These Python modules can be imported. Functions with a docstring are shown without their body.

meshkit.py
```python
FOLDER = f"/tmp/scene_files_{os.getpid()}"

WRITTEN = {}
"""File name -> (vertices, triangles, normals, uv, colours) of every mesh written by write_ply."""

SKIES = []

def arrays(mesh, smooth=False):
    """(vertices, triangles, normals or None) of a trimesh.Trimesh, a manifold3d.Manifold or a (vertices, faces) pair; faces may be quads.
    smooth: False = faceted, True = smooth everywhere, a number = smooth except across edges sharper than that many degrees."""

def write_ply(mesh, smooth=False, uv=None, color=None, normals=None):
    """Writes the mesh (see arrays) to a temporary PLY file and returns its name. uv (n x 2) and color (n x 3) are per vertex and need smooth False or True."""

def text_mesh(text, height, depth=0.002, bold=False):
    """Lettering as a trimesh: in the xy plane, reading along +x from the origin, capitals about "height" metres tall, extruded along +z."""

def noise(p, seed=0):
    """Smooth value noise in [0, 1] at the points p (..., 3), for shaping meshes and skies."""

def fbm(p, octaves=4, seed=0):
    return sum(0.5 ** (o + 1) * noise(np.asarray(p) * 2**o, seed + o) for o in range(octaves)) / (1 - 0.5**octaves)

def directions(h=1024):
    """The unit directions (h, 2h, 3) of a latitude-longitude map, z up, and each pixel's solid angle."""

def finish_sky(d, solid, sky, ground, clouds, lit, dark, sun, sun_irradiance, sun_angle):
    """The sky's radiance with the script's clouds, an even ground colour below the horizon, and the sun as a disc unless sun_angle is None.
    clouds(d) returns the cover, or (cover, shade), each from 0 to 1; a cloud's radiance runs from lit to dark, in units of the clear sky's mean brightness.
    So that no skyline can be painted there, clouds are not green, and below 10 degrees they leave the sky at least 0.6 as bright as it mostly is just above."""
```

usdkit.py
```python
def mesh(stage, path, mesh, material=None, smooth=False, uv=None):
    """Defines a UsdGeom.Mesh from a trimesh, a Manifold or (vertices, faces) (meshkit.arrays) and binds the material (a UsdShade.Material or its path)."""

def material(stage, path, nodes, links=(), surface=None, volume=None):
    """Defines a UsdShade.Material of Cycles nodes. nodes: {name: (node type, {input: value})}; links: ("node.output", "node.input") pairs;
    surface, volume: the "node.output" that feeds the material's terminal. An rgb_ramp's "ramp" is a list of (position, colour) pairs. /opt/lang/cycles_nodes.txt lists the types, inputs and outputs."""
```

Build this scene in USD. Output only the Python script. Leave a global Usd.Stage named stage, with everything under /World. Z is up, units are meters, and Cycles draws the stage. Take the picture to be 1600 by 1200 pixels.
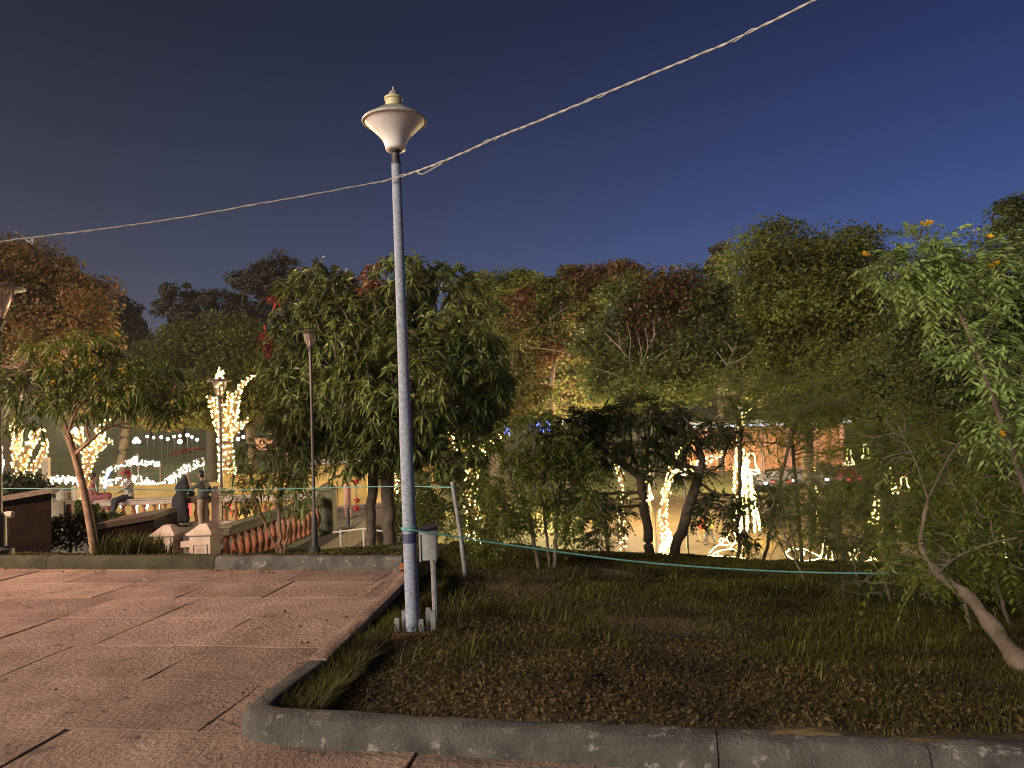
import math, random
import numpy as np, trimesh, usdkit, meshkit
import manifold3d as m3
from scipy.spatial import cKDTree
from pxr import Usd, UsdGeom, UsdLux, UsdShade, Sdf, Gf

stage = Usd.Stage.CreateInMemory()
W = UsdGeom.Xform.Define(stage, '/World')
stage.SetDefaultPrim(W.GetPrim())
UsdGeom.SetStageUpAxis(stage, 'Z')
rng = np.random.default_rng(7)
PI = math.pi

# ------------------------------------------------------------------ camera
CAM_H, FPX = 1.6, 1164.0
PITCH, ROLL = math.radians(2.95), math.radians(2.2)
EXPOSURE = 1.25
_F = np.array([0, math.cos(PITCH), math.sin(PITCH)])
_R0 = np.array([1.0, 0, 0]); _U0 = np.array([0, -math.sin(PITCH), math.cos(PITCH)])
_R = math.cos(ROLL) * _R0 - math.sin(ROLL) * _U0
_U = math.sin(ROLL) * _R0 + math.cos(ROLL) * _U0
CAM = np.array([0, 0, CAM_H])
cam = UsdGeom.Camera.Define(stage, '/World/camera')
mtx = Gf.Matrix4d(*[float(v) for v in (*_R, 0, *_U, 0, *(-_F), 0, *CAM, 1)])
cam.AddTransformOp().Set(mtx)
cam.CreateHorizontalApertureAttr(36.0); cam.CreateVerticalApertureAttr(27.0)
cam.CreateFocalLengthAttr(36.0 * FPX / 1600.0)
cam.CreateClippingRangeAttr(Gf.Vec2f(0.05, 5000))
cam.CreateExposureAttr(EXPOSURE)

# ------------------------------------------------------------------ sky and lights
SUN_EL, SUN_AZ = math.radians(17), math.radians(225)      # behind the camera, to the left
usdkit.material(stage, '/World/Looks/night_sky', {
    's': ('sky_texture', {'sky_type': 'single_scattering', 'sun_disc': False, 'sun_elevation': SUN_EL, 'sun_rotation': SUN_AZ, 'air_density': 1.0, 'aerosol_density': 0.6, 'ozone_density': 3.0}),
    'tc': ('texture_coordinate', {}), 'sep': ('separate_xyz', {}),
    'rx': ('rgb_ramp', {'ramp': [(0, (.72, .46, .50)), (.24, (.68, .45, .49)), (.40, (.54, .42, .56)), (.56, (.44, .41, .66)), (.76, (.41, .42, .78)), (1, (.41, .42, .78))]}),
    'mx': ('map_range', {'from_min': -1.0, 'from_max': 1.0, 'to_min': 0.0, 'to_max': 1.0}),
    'rz': ('rgb_ramp', {'ramp': [(0, (.82,) * 3), (.1, (.86,) * 3), (.22, (.82,) * 3), (.40, (.60,) * 3), (.55, (.42,) * 3), (1, (.4,) * 3)]}),
    'm1': ('mix', {'mix_type': 'multiply', 'fac': 1.0}), 'm2': ('mix', {'mix_type': 'multiply', 'fac': 1.0}),
    'b': ('background_shader', {'strength': 0.026})},
    [('tc.generated', 'sep.vector'), ('sep.x', 'mx.value'), ('mx.result', 'rx.fac'), ('sep.z', 'rz.fac'),
     ('s.color', 'm1.color1'), ('rx.color', 'm1.color2'), ('m1.color', 'm2.color1'), ('rz.color', 'm2.color2'), ('m2.color', 'b.color')], surface='b.background')
dome = UsdLux.DomeLight.Define(stage, '/World/sky')
UsdShade.MaterialBindingAPI.Apply(dome.GetPrim()).Bind(UsdShade.Material.Get(stage, '/World/Looks/night_sky'))
dome.GetPrim().SetCustomDataByKey('kind', 'structure')

sun = UsdLux.DistantLight.Define(stage, '/World/moon')
sun.CreateIntensityAttr(0.46); sun.CreateAngleAttr(28.0); sun.CreateNormalizeAttr(True); sun.CreateColorAttr(Gf.Vec3f(1.0, .85, .64))
_d = np.array([math.sin(SUN_AZ) * math.cos(SUN_EL), math.cos(SUN_AZ) * math.cos(SUN_EL), math.sin(SUN_EL)])
def look_matrix(z, o=(0, 0, 0)):
    z = np.asarray(z, float) / np.linalg.norm(z); x = np.cross([0, 0, 1.0], z); x /= np.linalg.norm(x); y = np.cross(z, x)
    return Gf.Matrix4d(*[float(v) for v in (*x, 0, *y, 0, *z, 0, *o, 1)])
sun.AddTransformOp().Set(look_matrix(_d))

STREET_LAMP = np.array([-9.6, 9.0, 4.3])                   # the lit lamp left of the picture that throws the long shadows
LAMP_GAIN, LAMP_COL = 380.0, (1.0, .60, .41)
def sphere_light(name, pos, r, intensity, col):
    l = UsdLux.SphereLight.Define(stage, '/World/' + name)
    l.CreateRadiusAttr(r); l.CreateIntensityAttr(intensity); l.CreateColorAttr(Gf.Vec3f(*col)); l.CreateNormalizeAttr(True)
    l.AddTranslateOp().Set(Gf.Vec3d(*map(float, pos)))
    return l
sphere_light('street_lamp_light', STREET_LAMP, .11, LAMP_GAIN, LAMP_COL)

# ------------------------------------------------------------------ pixel helpers (photo pixels, 1600 x 1200)
def ray(px, py):
    return _F + (px - 800) / FPX * _R - (py - 600) / FPX * _U
def P(px, py, y):                                          # the point on the pixel's ray at forward distance y
    r = ray(px, py); return CAM + r * (y / r[1])
def G(px, py, z=0.0):                                      # the ray's point at height z
    r = ray(px, py); return CAM + r * ((z - CAM_H) / r[2])
def scale_at(y): return y / FPX
def sstep(a, b, x):
    t = np.clip((np.asarray(x, float) - a) / (b - a), 0, 1); return t * t * (3 - 2 * t)

# ------------------------------------------------------------------ prims
_names = {}
def numbered(parent, name):
    k = (parent, name); n = _names.get(k, 0); _names[k] = n + 1
    return f'{parent}/{name}' + (f'_{n:03d}' if n else '')
def tag(prim, label=None, cat=None, group=None, kind=None):
    for k, v in (('label', label), ('category', cat), ('group', group), ('kind', kind)):
        if v: prim.SetCustomDataByKey(k, v)
class Thing:
    def __init__(self, name, label=None, cat=None, loc=(0, 0, 0), rot=0, group=None, kind=None):
        self.path = numbered('/World', name); self.loc = np.asarray(loc, float); self.rot = rot
        x = UsdGeom.Xform.Define(stage, self.path); x.AddTranslateOp().Set(Gf.Vec3d(*map(float, loc))); x.AddRotateZOp().Set(math.degrees(rot))
        self.prim = x.GetPrim(); tag(self.prim, label, cat, group, kind)
    def part(self, name, mesh, mat, smooth=False, local=False, kind=None, label=None, under=None):
        v, f, n = meshkit.arrays(mesh, smooth)
        if not local: v = v - self.loc
        p = numbered(under or self.path, name)
        write(p, v, f, n, mat); pr = stage.GetPrimAtPath(p); tag(pr, label, None, None, kind)
        return p
def write(path, v, f, n, mat):
    from pxr import Vt
    m = UsdGeom.Mesh.Define(stage, path)
    m.CreatePointsAttr(Vt.Vec3fArray.FromNumpy(np.ascontiguousarray(v, np.float32)))
    m.CreateFaceVertexCountsAttr(Vt.IntArray.FromNumpy(np.full(len(f), 3, np.int32)))
    m.CreateFaceVertexIndicesAttr(Vt.IntArray.FromNumpy(np.ascontiguousarray(f, np.int32).ravel()))
    m.CreateSubdivisionSchemeAttr('none')
    if n is not None:
        m.CreateNormalsAttr(Vt.Vec3fArray.FromNumpy(np.ascontiguousarray(n, np.float32))); m.SetNormalsInterpolation('vertex')
    UsdShade.MaterialBindingAPI.Apply(m.GetPrim()).Bind(UsdShade.Material.Get(stage, '/World/Looks/' + mat))
    return m
def single(name, mesh, mat, label=None, cat=None, group=None, kind=None, smooth=False):
    p = numbered('/World', name); v, f, n = meshkit.arrays(mesh, smooth); write(p, v, f, n, mat)
    tag(stage.GetPrimAtPath(p), label, cat, group, kind); return p
def dup(src, loc, rot=0, label=None, group=None, scale=None):
    name = src.path.rsplit('/', 1)[1]
    import re
    name = re.sub(r'_\d{3}$', '', name)
    t = Thing(name, label, src.prim.GetCustomDataByKey('category'), loc, rot, group)
    t.prim.GetReferences().AddInternalReference(src.path); t.prim.SetInstanceable(True)
    if scale:
        x = UsdGeom.Xformable(t.prim); x.AddScaleOp().Set(Gf.Vec3f(*scale))
    return t

# ------------------------------------------------------------------ mesh helpers
def cat(ms):
    ms = [m for m in ms if m is not None]
    V, F, o = [], [], 0
    for m in ms:
        v, f = (m.vertices, m.faces) if hasattr(m, 'vertices') else m
        V.append(v); F.append(np.asarray(f) + o); o += len(v)
    return np.vstack(V), np.vstack(F)
def box(c, s, rz=0, ch=0.0):
    s = np.asarray(s, float) / 2
    if ch:
        pts = []
        for sx in (-1, 1):
            for sy in (-1, 1):
                for sz in (-1, 1):
                    for k in range(3):
                        p = s.copy() - ch; p[k] += ch; pts.append(p * (sx, sy, sz))
        h = trimesh.convex.convex_hull(np.array(pts)); v, f = np.array(h.vertices), np.array(h.faces)
    else:
        b = trimesh.creation.box(2 * s); v, f = np.array(b.vertices), np.array(b.faces)
    if rz:
        a, b_ = math.cos(rz), math.sin(rz); v = v @ np.array([[a, b_, 0], [-b_, a, 0], [0, 0, 1]])
    return v + np.asarray(c, float), f
def tube(pts, rad, sides=6, cap=True):
    p = np.asarray(pts, float); n = len(p); rad = np.broadcast_to(rad, (n,)).astype(float)
    t = np.gradient(p, axis=0); t /= np.linalg.norm(t, axis=1, keepdims=True) + 1e-12
    ref = np.array([0, 0, 1.0]) if abs(t[:, 2]).mean() < .8 else np.array([1.0, 0, 0])
    a = np.cross(t, ref); a /= np.linalg.norm(a, axis=1, keepdims=True) + 1e-9; b = np.cross(t, a)
    ang = np.arange(sides) * 2 * PI / sides
    v = (p[:, None] + rad[:, None, None] * (np.cos(ang)[None, :, None] * a[:, None] + np.sin(ang)[None, :, None] * b[:, None])).reshape(-1, 3)
    i, j = np.meshgrid(np.arange(n - 1), np.arange(sides), indexing='ij'); k = (j + 1) % sides
    f = np.concatenate([np.stack([i * sides + j, (i + 1) * sides + k, i * sides + k], -1).reshape(-1, 3), np.stack([i * sides + j, (i + 1) * sides + j, (i + 1) * sides + k], -1).reshape(-1, 3)])
    if cap:
        v = np.vstack([v, p[:1], p[-1:]]); m = n * sides
        j = np.arange(sides); k = (j + 1) % sides
        f = np.vstack([f, np.stack([np.full(sides, m), j, k], 1), np.stack([np.full(sides, m + 1), (n - 1) * sides + k, (n - 1) * sides + j], 1)])
    return v, f
def lathe(prof, sides=24, c=(0, 0, 0)):                     # prof: (r, z) from bottom to top
    prof = np.asarray(prof, float); n = len(prof); a = np.arange(sides) * 2 * PI / sides
    v = np.stack([prof[:, 0][:, None] * np.cos(a), prof[:, 0][:, None] * np.sin(a), np.repeat(prof[:, 1][:, None], sides, 1)], -1).reshape(-1, 3)
    i, j = np.meshgrid(np.arange(n - 1), np.arange(sides), indexing='ij'); k = (j + 1) % sides
    f = np.concatenate([np.stack([i * sides + j, i * sides + k, (i + 1) * sides + k], -1).reshape(-1, 3), np.stack([i * sides + j, (i + 1) * sides + k, (i + 1) * sides + j], -1).reshape(-1, 3)])
    return v + np.asarray(c, float), f
def catmull(pts, n=8):
    p = np.asarray(pts, float); q = np.vstack([2 * p[0] - p[1], p, 2 * p[-1] - p[-2]]); out = []
    for i in range(1, len(q) - 2):
        for t in np.arange(n) / n:
            a, b, c, d = q[i - 1], q[i], q[i + 1], q[i + 2]
            out.append(.5 * (2 * b + (c - a) * t + (2 * a - 5 * b + 4 * c - d) * t * t + (3 * b - a - 3 * c + d) * t ** 3))
    out.append(p[-1]); return np.array(out)
def hull_pts(pts):
    h = trimesh.convex.convex_hull(np.asarray(pts)); return np.array(h.vertices), np.array(h.faces)
def ball(c, r, n=10):
    if np.ndim(r) == 0: r = (r, r, r)
    s = m3.Manifold.sphere(1.0, n).scale(list(map(float, r))).translate(list(map(float, c))); return s
def bone(a, b, ra, rb, n=12):
    return m3.Manifold.batch_hull([ball(a, ra, n), ball(b, rb, n)])
def to_vf(m):
    k = m.to_mesh(); return np.array(k.vert_properties[:, :3]), np.array(k.tri_verts)

# ------------------------------------------------------------------ materials
def M(name, nodes, links, surface): usdkit.material(stage, '/World/Looks/' + name, nodes, links, surface=surface)
def stone(name, c1, c2, scale=4.0, rough=.85, bump=.4, c3=None, detail=6, spot=None, spotscale=9, island=False, bscale=None, bdist=.02):
    ramp = [(.30, c1), (.62, c2)] + ([(.8, c3)] if c3 else [])
    nodes = {'g': ('geometry', {}), 'n': ('noise_texture', {'scale': scale, 'detail': detail, 'roughness': .62}), 'r': ('rgb_ramp', {'ramp': ramp}),
             'nb': ('noise_texture', {'scale': bscale or scale * 9, 'detail': 5, 'roughness': .65}), 'b': ('bump', {'strength': bump, 'distance': bdist}),
             'p': ('principled_bsdf', {'roughness': rough, 'specular_ior_level': .3})}
    links = [('g.position', 'n.vector'), ('n.fac', 'r.fac'), ('g.position', 'nb.vector'), ('nb.fac', 'b.height'), ('b.normal', 'p.normal')]
    last = 'r.color'
    if spot:
        nodes.update({'ns': ('noise_texture', {'scale': spotscale, 'detail': 4, 'roughness': .7}), 'rs': ('rgb_ramp', {'ramp': [(.58, (0, 0, 0)), (.68, (1, 1, 1))]}), 'ms': ('mix', {'color2': spot})})
        links += [('g.position', 'ns.vector'), ('ns.fac', 'rs.fac'), ('rs.color', 'ms.fac'), (last, 'ms.color1')]; last = 'ms.color'
    if island:
        nodes.update({'oi': ('object_info', {}), 'hs': ('hsv', {'hue': .5, 'saturation': 1.0}), 'mr': ('map_range', {'from_min': 0., 'from_max': 1., 'to_min': .74, 'to_max': 1.2})})
        links += [('oi.random', 'mr.value'), ('mr.result', 'hs.value'), (last, 'hs.color')]; last = 'hs.color'
    links.append((last, 'p.base_color')); M(name, nodes, links, 'p.BSDF')
def plain(name, c, rough=.5, metallic=0., spec=.5):
    v = tuple(x * .7 for x in c)
    M(name, {'g': ('geometry', {}), 'n': ('noise_texture', {'scale': 14., 'detail': 4}), 'r': ('rgb_ramp', {'ramp': [(.3, v), (.65, c)]}), 'p': ('principled_bsdf', {'roughness': rough, 'metallic': metallic, 'specular_ior_level': spec})},
      [('g.position', 'n.vector'), ('n.fac', 'r.fac'), ('r.color', 'p.base_color')], 'p.BSDF')
def leafmat(name, cols, trans=.35, rough=.5, cl=1.1, lo=.72, hi=1.22):        # cols: ramp over leaves
    M(name, {'g': ('geometry', {}), 'r': ('rgb_ramp', {'ramp': cols}), 'n': ('noise_texture', {'scale': cl, 'detail': 2}), 'mr': ('map_range', {'from_min': .3, 'from_max': .7, 'to_min': lo, 'to_max': hi}), 'h': ('hsv', {'hue': .5}),
             'p': ('principled_bsdf', {'roughness': rough, 'specular_ior_level': .35}), 't': ('translucent_bsdf', {}), 'm': ('mix_closure', {'fac': trans})},
      [('g.random_per_island', 'r.fac'), ('g.position', 'n.vector'), ('n.fac', 'mr.value'), ('mr.result', 'h.value'), ('r.color', 'h.color'), ('h.color', 'p.base_color'), ('h.color', 't.color'), ('p.BSDF', 'm.closure1'), ('t.BSDF', 'm.closure2')], 'm.closure')
def glow(name, c, s):
    M(name, {'e': ('emission', {'color': c, 'strength': s})}, [], 'e.emission')

# the paving: sandy brown worn stamped concrete
stone('paving_stone', (.235, .164, .133), (.385, .274, .222), 2.2, .9, .85, (.45, .34, .28), spot=(.15, .108, .086), spotscale=5, island=True, bscale=26, bdist=.06)
stone('mortar', (.07, .05, .04), (.15, .11, .088), 6, .95, .5)
stone('joint_soil', (.02, .016, .012), (.04, .03, .022), 8)
stone('kerb_concrete', (.045, .042, .040), (.115, .108, .102), 5, .85, .9, (.20, .185, .17), spot=(.27, .255, .235), spotscale=11, bscale=50)
stone('kerb_mossy', (.024, .023, .014), (.06, .056, .034), 4, .9, .9, (.11, .10, .065), bscale=50)
stone('soil', (.05, .036, .020), (.105, .075, .040), 1.6, .95, .9, (.10, .095, .040), bscale=22)
stone('park_lawn', (.06, .065, .022), (.12, .115, .04), .35, .95, .4, (.17, .13, .06), bscale=3)
stone('park_path', (.042, .027, .008), (.066, .045, .015), .5, .9, .2)
stone('terrace_paving', (.14, .115, .09), (.24, .20, .155), 1.5, .9, .4)
stone('pale_plaster', (.34, .27, .23), (.50, .42, .36), 2.4, .8, .25, (.56, .48, .42), spot=(.22, .17, .13), spotscale=3.0)
stone('mossy_plaster', (.09, .095, .06), (.17, .165, .11), 3, .85, .4, (.22, .20, .15))
stone('terracotta', (.24, .095, .05), (.38, .16, .085), 5, .7, .25)
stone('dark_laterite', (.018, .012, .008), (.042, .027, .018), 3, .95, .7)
stone('streaked_wall', (.30, .24, .18), (.50, .42, .33), 1.6, .85, .3, spot=(.14, .11, .08), spotscale=2.2)
stone('bark_grey', (.075, .055, .042), (.15, .115, .088), 9, .9, .8, bscale=40)
stone('bark_warm', (.18, .105, .065), (.34, .22, .145), 10, .85, .6, bscale=40)
stone('bark_pale', (.15, .11, .08), (.29, .22, .165), 8, .85, .5, bscale=40)
stone('bark_dark', (.035, .027, .02), (.075, .058, .045), 9, .9, .8)
stone('galvanised', (.15, .18, .25), (.31, .355, .46), 42, .55, .4, (.46, .50, .60), spot=(.16, .13, .11), spotscale=34, bscale=160, bdist=.004)
plain('blue_tape', (.045, .055, .14), .5)
plain('dark_metal', (.055, .05, .048), .5)
plain('lamp_brown_metal', (.13, .105, .095), .45)
plain('cream_plastic', (.66, .58, .36), .5)
plain('grey_cap', (.30, .29, .27), .5)
plain('rim_metal', (.50, .48, .46), .4)
M('opal_shade', {'p': ('principled_bsdf', {'base_color': (.93, .91, .93), 'roughness': .35}), 't': ('translucent_bsdf', {'color': (.95, .88, .80)}), 'm': ('mix_closure', {'fac': .18})}, [('p.BSDF', 'm.closure1'), ('t.BSDF', 'm.closure2')], 'm.closure')
M('clear_shade', {'f': ('fresnel', {'IOR': 1.45}), 't': ('transparent_bsdf', {'color': (.93, .88, .84)}), 'g': ('glossy_bsdf', {'roughness': .12, 'color': (.9, .85, .8)}), 'd': ('diffuse_bsdf', {'color': (.62, .50, .42)}), 'm': ('mix_closure', {}), 'm2': ('mix_closure', {'fac': .32})},
  [('f.fac', 'm.fac'), ('t.BSDF', 'm.closure1'), ('g.BSDF', 'm.closure2'), ('m.closure', 'm2.closure1'), ('d.BSDF', 'm2.closure2')], 'm2.closure')
plain('white_cable', (.52, .49, .47), .6)
plain('cyan_rope', (.13, .36, .35), .7)
stone('bin_plastic', (.24, .25, .26), (.37, .38, .39), 14, .55, .3, (.44, .45, .45), spot=(.28, .27, .25), spotscale=20)
plain('bin_dark', (.03, .032, .05), .5)
stone('weathered_board', (.15, .15, .16), (.26, .26, .27), 18, .85, .4)
stone('rust_base', (.10, .055, .03), (.19, .105, .06), 16, .9, .6)
leafmat('mango_leaf', [(0, (0.1564, 0.1897, 0.0569)), (0.5, (0.281, 0.2954, 0.0852)), (0.85, (0.531, 0.4747, 0.1421)), (1, (0.6, 0.558, 0.1897))], .18, .36)
leafmat('mango_leaf_warm', [(0, (0.065, 0.0759, 0.0198)), (0.5, (0.1105, 0.1242, 0.033)), (1, (0.195, 0.1932, 0.055))], .22, .42)
leafmat('young_leaf', [(0, (0.1904, 0.0715, 0.039)), (0.6, (0.28, 0.1105, 0.0585)), (1, (0.2688, 0.169, 0.078))], .3)
leafmat('red_leaf', [(0, (.26, .045, .045)), (1, (.38, .085, .075))], .3)
leafmat('small_tree_leaf', [(0, (0.077, 0.1094, 0.0198)), (0.6, (0.1539, 0.1936, 0.033)), (1, (0.2616, 0.2694, 0.055))], .3)
leafmat('olive_crown', [(0, (0.0994, 0.1121, 0.0208)), (0.6, (0.1722, 0.1795, 0.0348)), (1, (0.2651, 0.2385, 0.0521))], .35, .6, .35)
leafmat('brown_crown', [(0, (0.2298, 0.1268, 0.0546)), (0.6, (0.4066, 0.2282, 0.0917)), (1, (0.5658, 0.3042, 0.131))], .35, .6, .35)
leafmat('dark_crown', [(0, (0.0756, 0.0966, 0.0252)), (0.6, (0.1511, 0.1719, 0.041)), (1, (0.2267, 0.2256, 0.0568))], .3, .6, .4)
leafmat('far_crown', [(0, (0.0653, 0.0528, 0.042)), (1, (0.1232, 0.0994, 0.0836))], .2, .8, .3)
leafmat('yellow_green_crown', [(0, (0.078, 0.0805, 0.014)), (1, (0.156, 0.1495, 0.03))], .35, .6, .4)
leafmat('blossom_red', [(0, (0.119, 0.0455, 0.0227)), (1, (0.2261, 0.0813, 0.0422))], .3)
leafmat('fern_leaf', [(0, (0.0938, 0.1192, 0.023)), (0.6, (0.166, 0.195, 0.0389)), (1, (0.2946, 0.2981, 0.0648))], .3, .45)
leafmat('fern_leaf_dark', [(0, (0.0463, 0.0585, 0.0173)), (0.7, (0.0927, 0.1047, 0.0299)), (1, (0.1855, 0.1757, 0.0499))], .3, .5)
leafmat('shrub_leaf', [(0, (0.0684, 0.0859, 0.0185)), (0.7, (0.1368, 0.1548, 0.0343)), (1, (0.2394, 0.2234, 0.0594))], .3, .5)
leafmat('near_leaf', [(0, (0.2368, 0.3225, 0.1087)), (0.6, (0.4343, 0.5461, 0.1955)), (1, (0.528, 0.6, 0.3259))], .3, .4)
leafmat('yellow_flower', [(0, (.70, .42, .03)), (1, (.85, .60, .06))], .4)
leafmat('grass_blade', [(0, (0.0587, 0.0562, 0.0059)), (0.55, (0.1128, 0.1004, 0.0107)), (0.85, (0.1949, 0.1257, 0.0178)), (1, (0.3312, 0.1922, 0.0358))], .25, .6, 1.3, .35, 1.45)
leafmat('dry_litter', [(0, (0.0729, 0.0492, 0.0165)), (0.55, (0.1397, 0.0934, 0.0313)), (0.88, (0.2308, 0.162, 0.0598)), (1, (0.3645, 0.2851, 0.1287))], .15, .7, 1.6, .45, 1.4)
leafmat('hedge_leaf', [(0, (0.0156, 0.0264, 0.0088)), (1, (0.0442, 0.06, 0.0176))], .2)
plain('skin', (.30, .17, .105), .55); plain('skin_dark', (.16, .085, .05), .55)
plain('hair', (.012, .010, .009), .5); plain('black_cloth', (.012, .012, .018), .8); plain('dark_jeans', (.028, .03, .042), .8)
plain('olive_shirt', (.085, .085, .075), .85); plain('khaki', (.34, .27, .20), .85); plain('pink_dress', (.36, .13, .15), .8); plain('red_cap', (.38, .03, .05), .7)
plain('lime_shirt', (.35, .38, .16), .8); plain('grey_trousers', (.14, .14, .15), .8); plain('red_shirt', (.42, .06, .05), .8); plain('shoe', (.03, .028, .026), .6); plain('eye_dark', (.01, .01, .01), .3); plain('phone', (.02, .02, .022), .3)
M('plaid_shirt', {'tc': ('texture_coordinate', {}), 'sx': ('separate_xyz', {}), 'w1': ('math', {'math_type': 'multiply', 'value2': 95.}), 's1': ('math', {'math_type': 'sine'}), 'w2': ('math', {'math_type': 'multiply', 'value2': 95.}), 's2': ('math', {'math_type': 'sine'}), 'ad': ('math', {'math_type': 'add'}),
                  'mr': ('map_range', {'from_min': -1.6, 'from_max': 1.6, 'to_min': 0., 'to_max': 1., 'clamp': True}), 'r': ('rgb_ramp', {'ramp': [(0, (.08, .07, .07)), (.45, (.22, .19, .18)), (1, (.58, .53, .50))]}), 'p': ('principled_bsdf', {'roughness': .85})},
  [('tc.object', 'sx.vector'), ('sx.x', 'w1.value1'), ('w1.value', 's1.value1'), ('sx.z', 'w2.value1'), ('w2.value', 's2.value1'), ('s1.value', 'ad.value1'), ('s2.value', 'ad.value2'), ('ad.value', 'mr.value'), ('mr.result', 'r.fac'), ('r.color', 'p.base_color')], 'p.BSDF')
glow('bulb_warm', (1.0, .66, .16), 55.0)
glow('bulb_white', (1.0, .86, .70), 34.0)
glow('neon_warm', (1.0, .72, .26), 5.5)
glow('lamp_white', (.92, .95, 1.0), 14.0)
glow('lamp_street', (1.0, .62, .36), 12.0)
glow('blue_light', (.08, .14, 1.0), 6.0)
glow('red_light', (1.0, .04, .03), 2.2)
glow('tail_light', (1.0, .05, .05), 3.0)
glow('strip_light', (.75, .85, 1.0), 1.2)
glow('green_sign', (.10, .55, .28), .45)
glow('flood_warm', (1.0, .70, .30), 30.0)
stone('orange_wall', (.52, .25, .13), (.66, .35, .20), 1.0, .85, .2)
stone('yellow_wall', (.34, .23, .065), (.46, .32, .11), 1.4, .85, .2)
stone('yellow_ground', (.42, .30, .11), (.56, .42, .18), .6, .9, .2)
plain('white_paint', (.70, .68, .64), .6); plain('pink_paint', (.50, .27, .22), .7); plain('roof_sheet', (.42, .46, .52), .5); plain('sign_orange', (.55, .34, .08), .6)
plain('red_paper', (.55, .05, .035), .7); plain('car_paint', (.12, .12, .14), .35); plain('car_red', (.16, .02, .025), .35); plain('car_white', (.65, .65, .66), .35); plain('car_glass', (.02, .02, .025), .1); plain('rubber', (.02, .02, .02), .8)
plain('litter_orange', (.50, .20, .08), .7); plain('pale_stone', (.42, .36, .29), .8); plain('blue_cloth', (.05, .06, .16), .7)

# ------------------------------------------------------------------ ground
def far_kerb_y(x): return 8.35 - .22 * (x + 1.22)           # front of the kerb across the paving
KA, KB = G(354, 1163), G(1000, 1200)                        # foot of the near kerb
KDIR = (KB - KA)[:2] / np.linalg.norm((KB - KA)[:2])
def near_kerb_y(x): return KA[1] + (x - KA[0]) * KDIR[1] / KDIR[0]
E0, E1 = G(392, 1115, .0), G(632, 889, .0)                  # right edge of the paving
def edge_x(y): return E0[0] + (y - E0[1]) * (E1[0] - E0[0]) / (E1[1] - E0[1])
def lower(x, y):
    z = -3.6 - 1.35 * sstep(-10, 8, x)
    z = z + sstep(55, 120, y) * (3.6 + 1.0 * sstep(-10, 8, x)) + sstep(120, 260, y) * 9 + .25 * (meshkit.noise(np.stack([np.asarray(x) * .06, np.asarray(y) * .06, 0 * np.asarray(x)], -1), 3) - .5) * sstep(30, 60, y)
    return z
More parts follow.
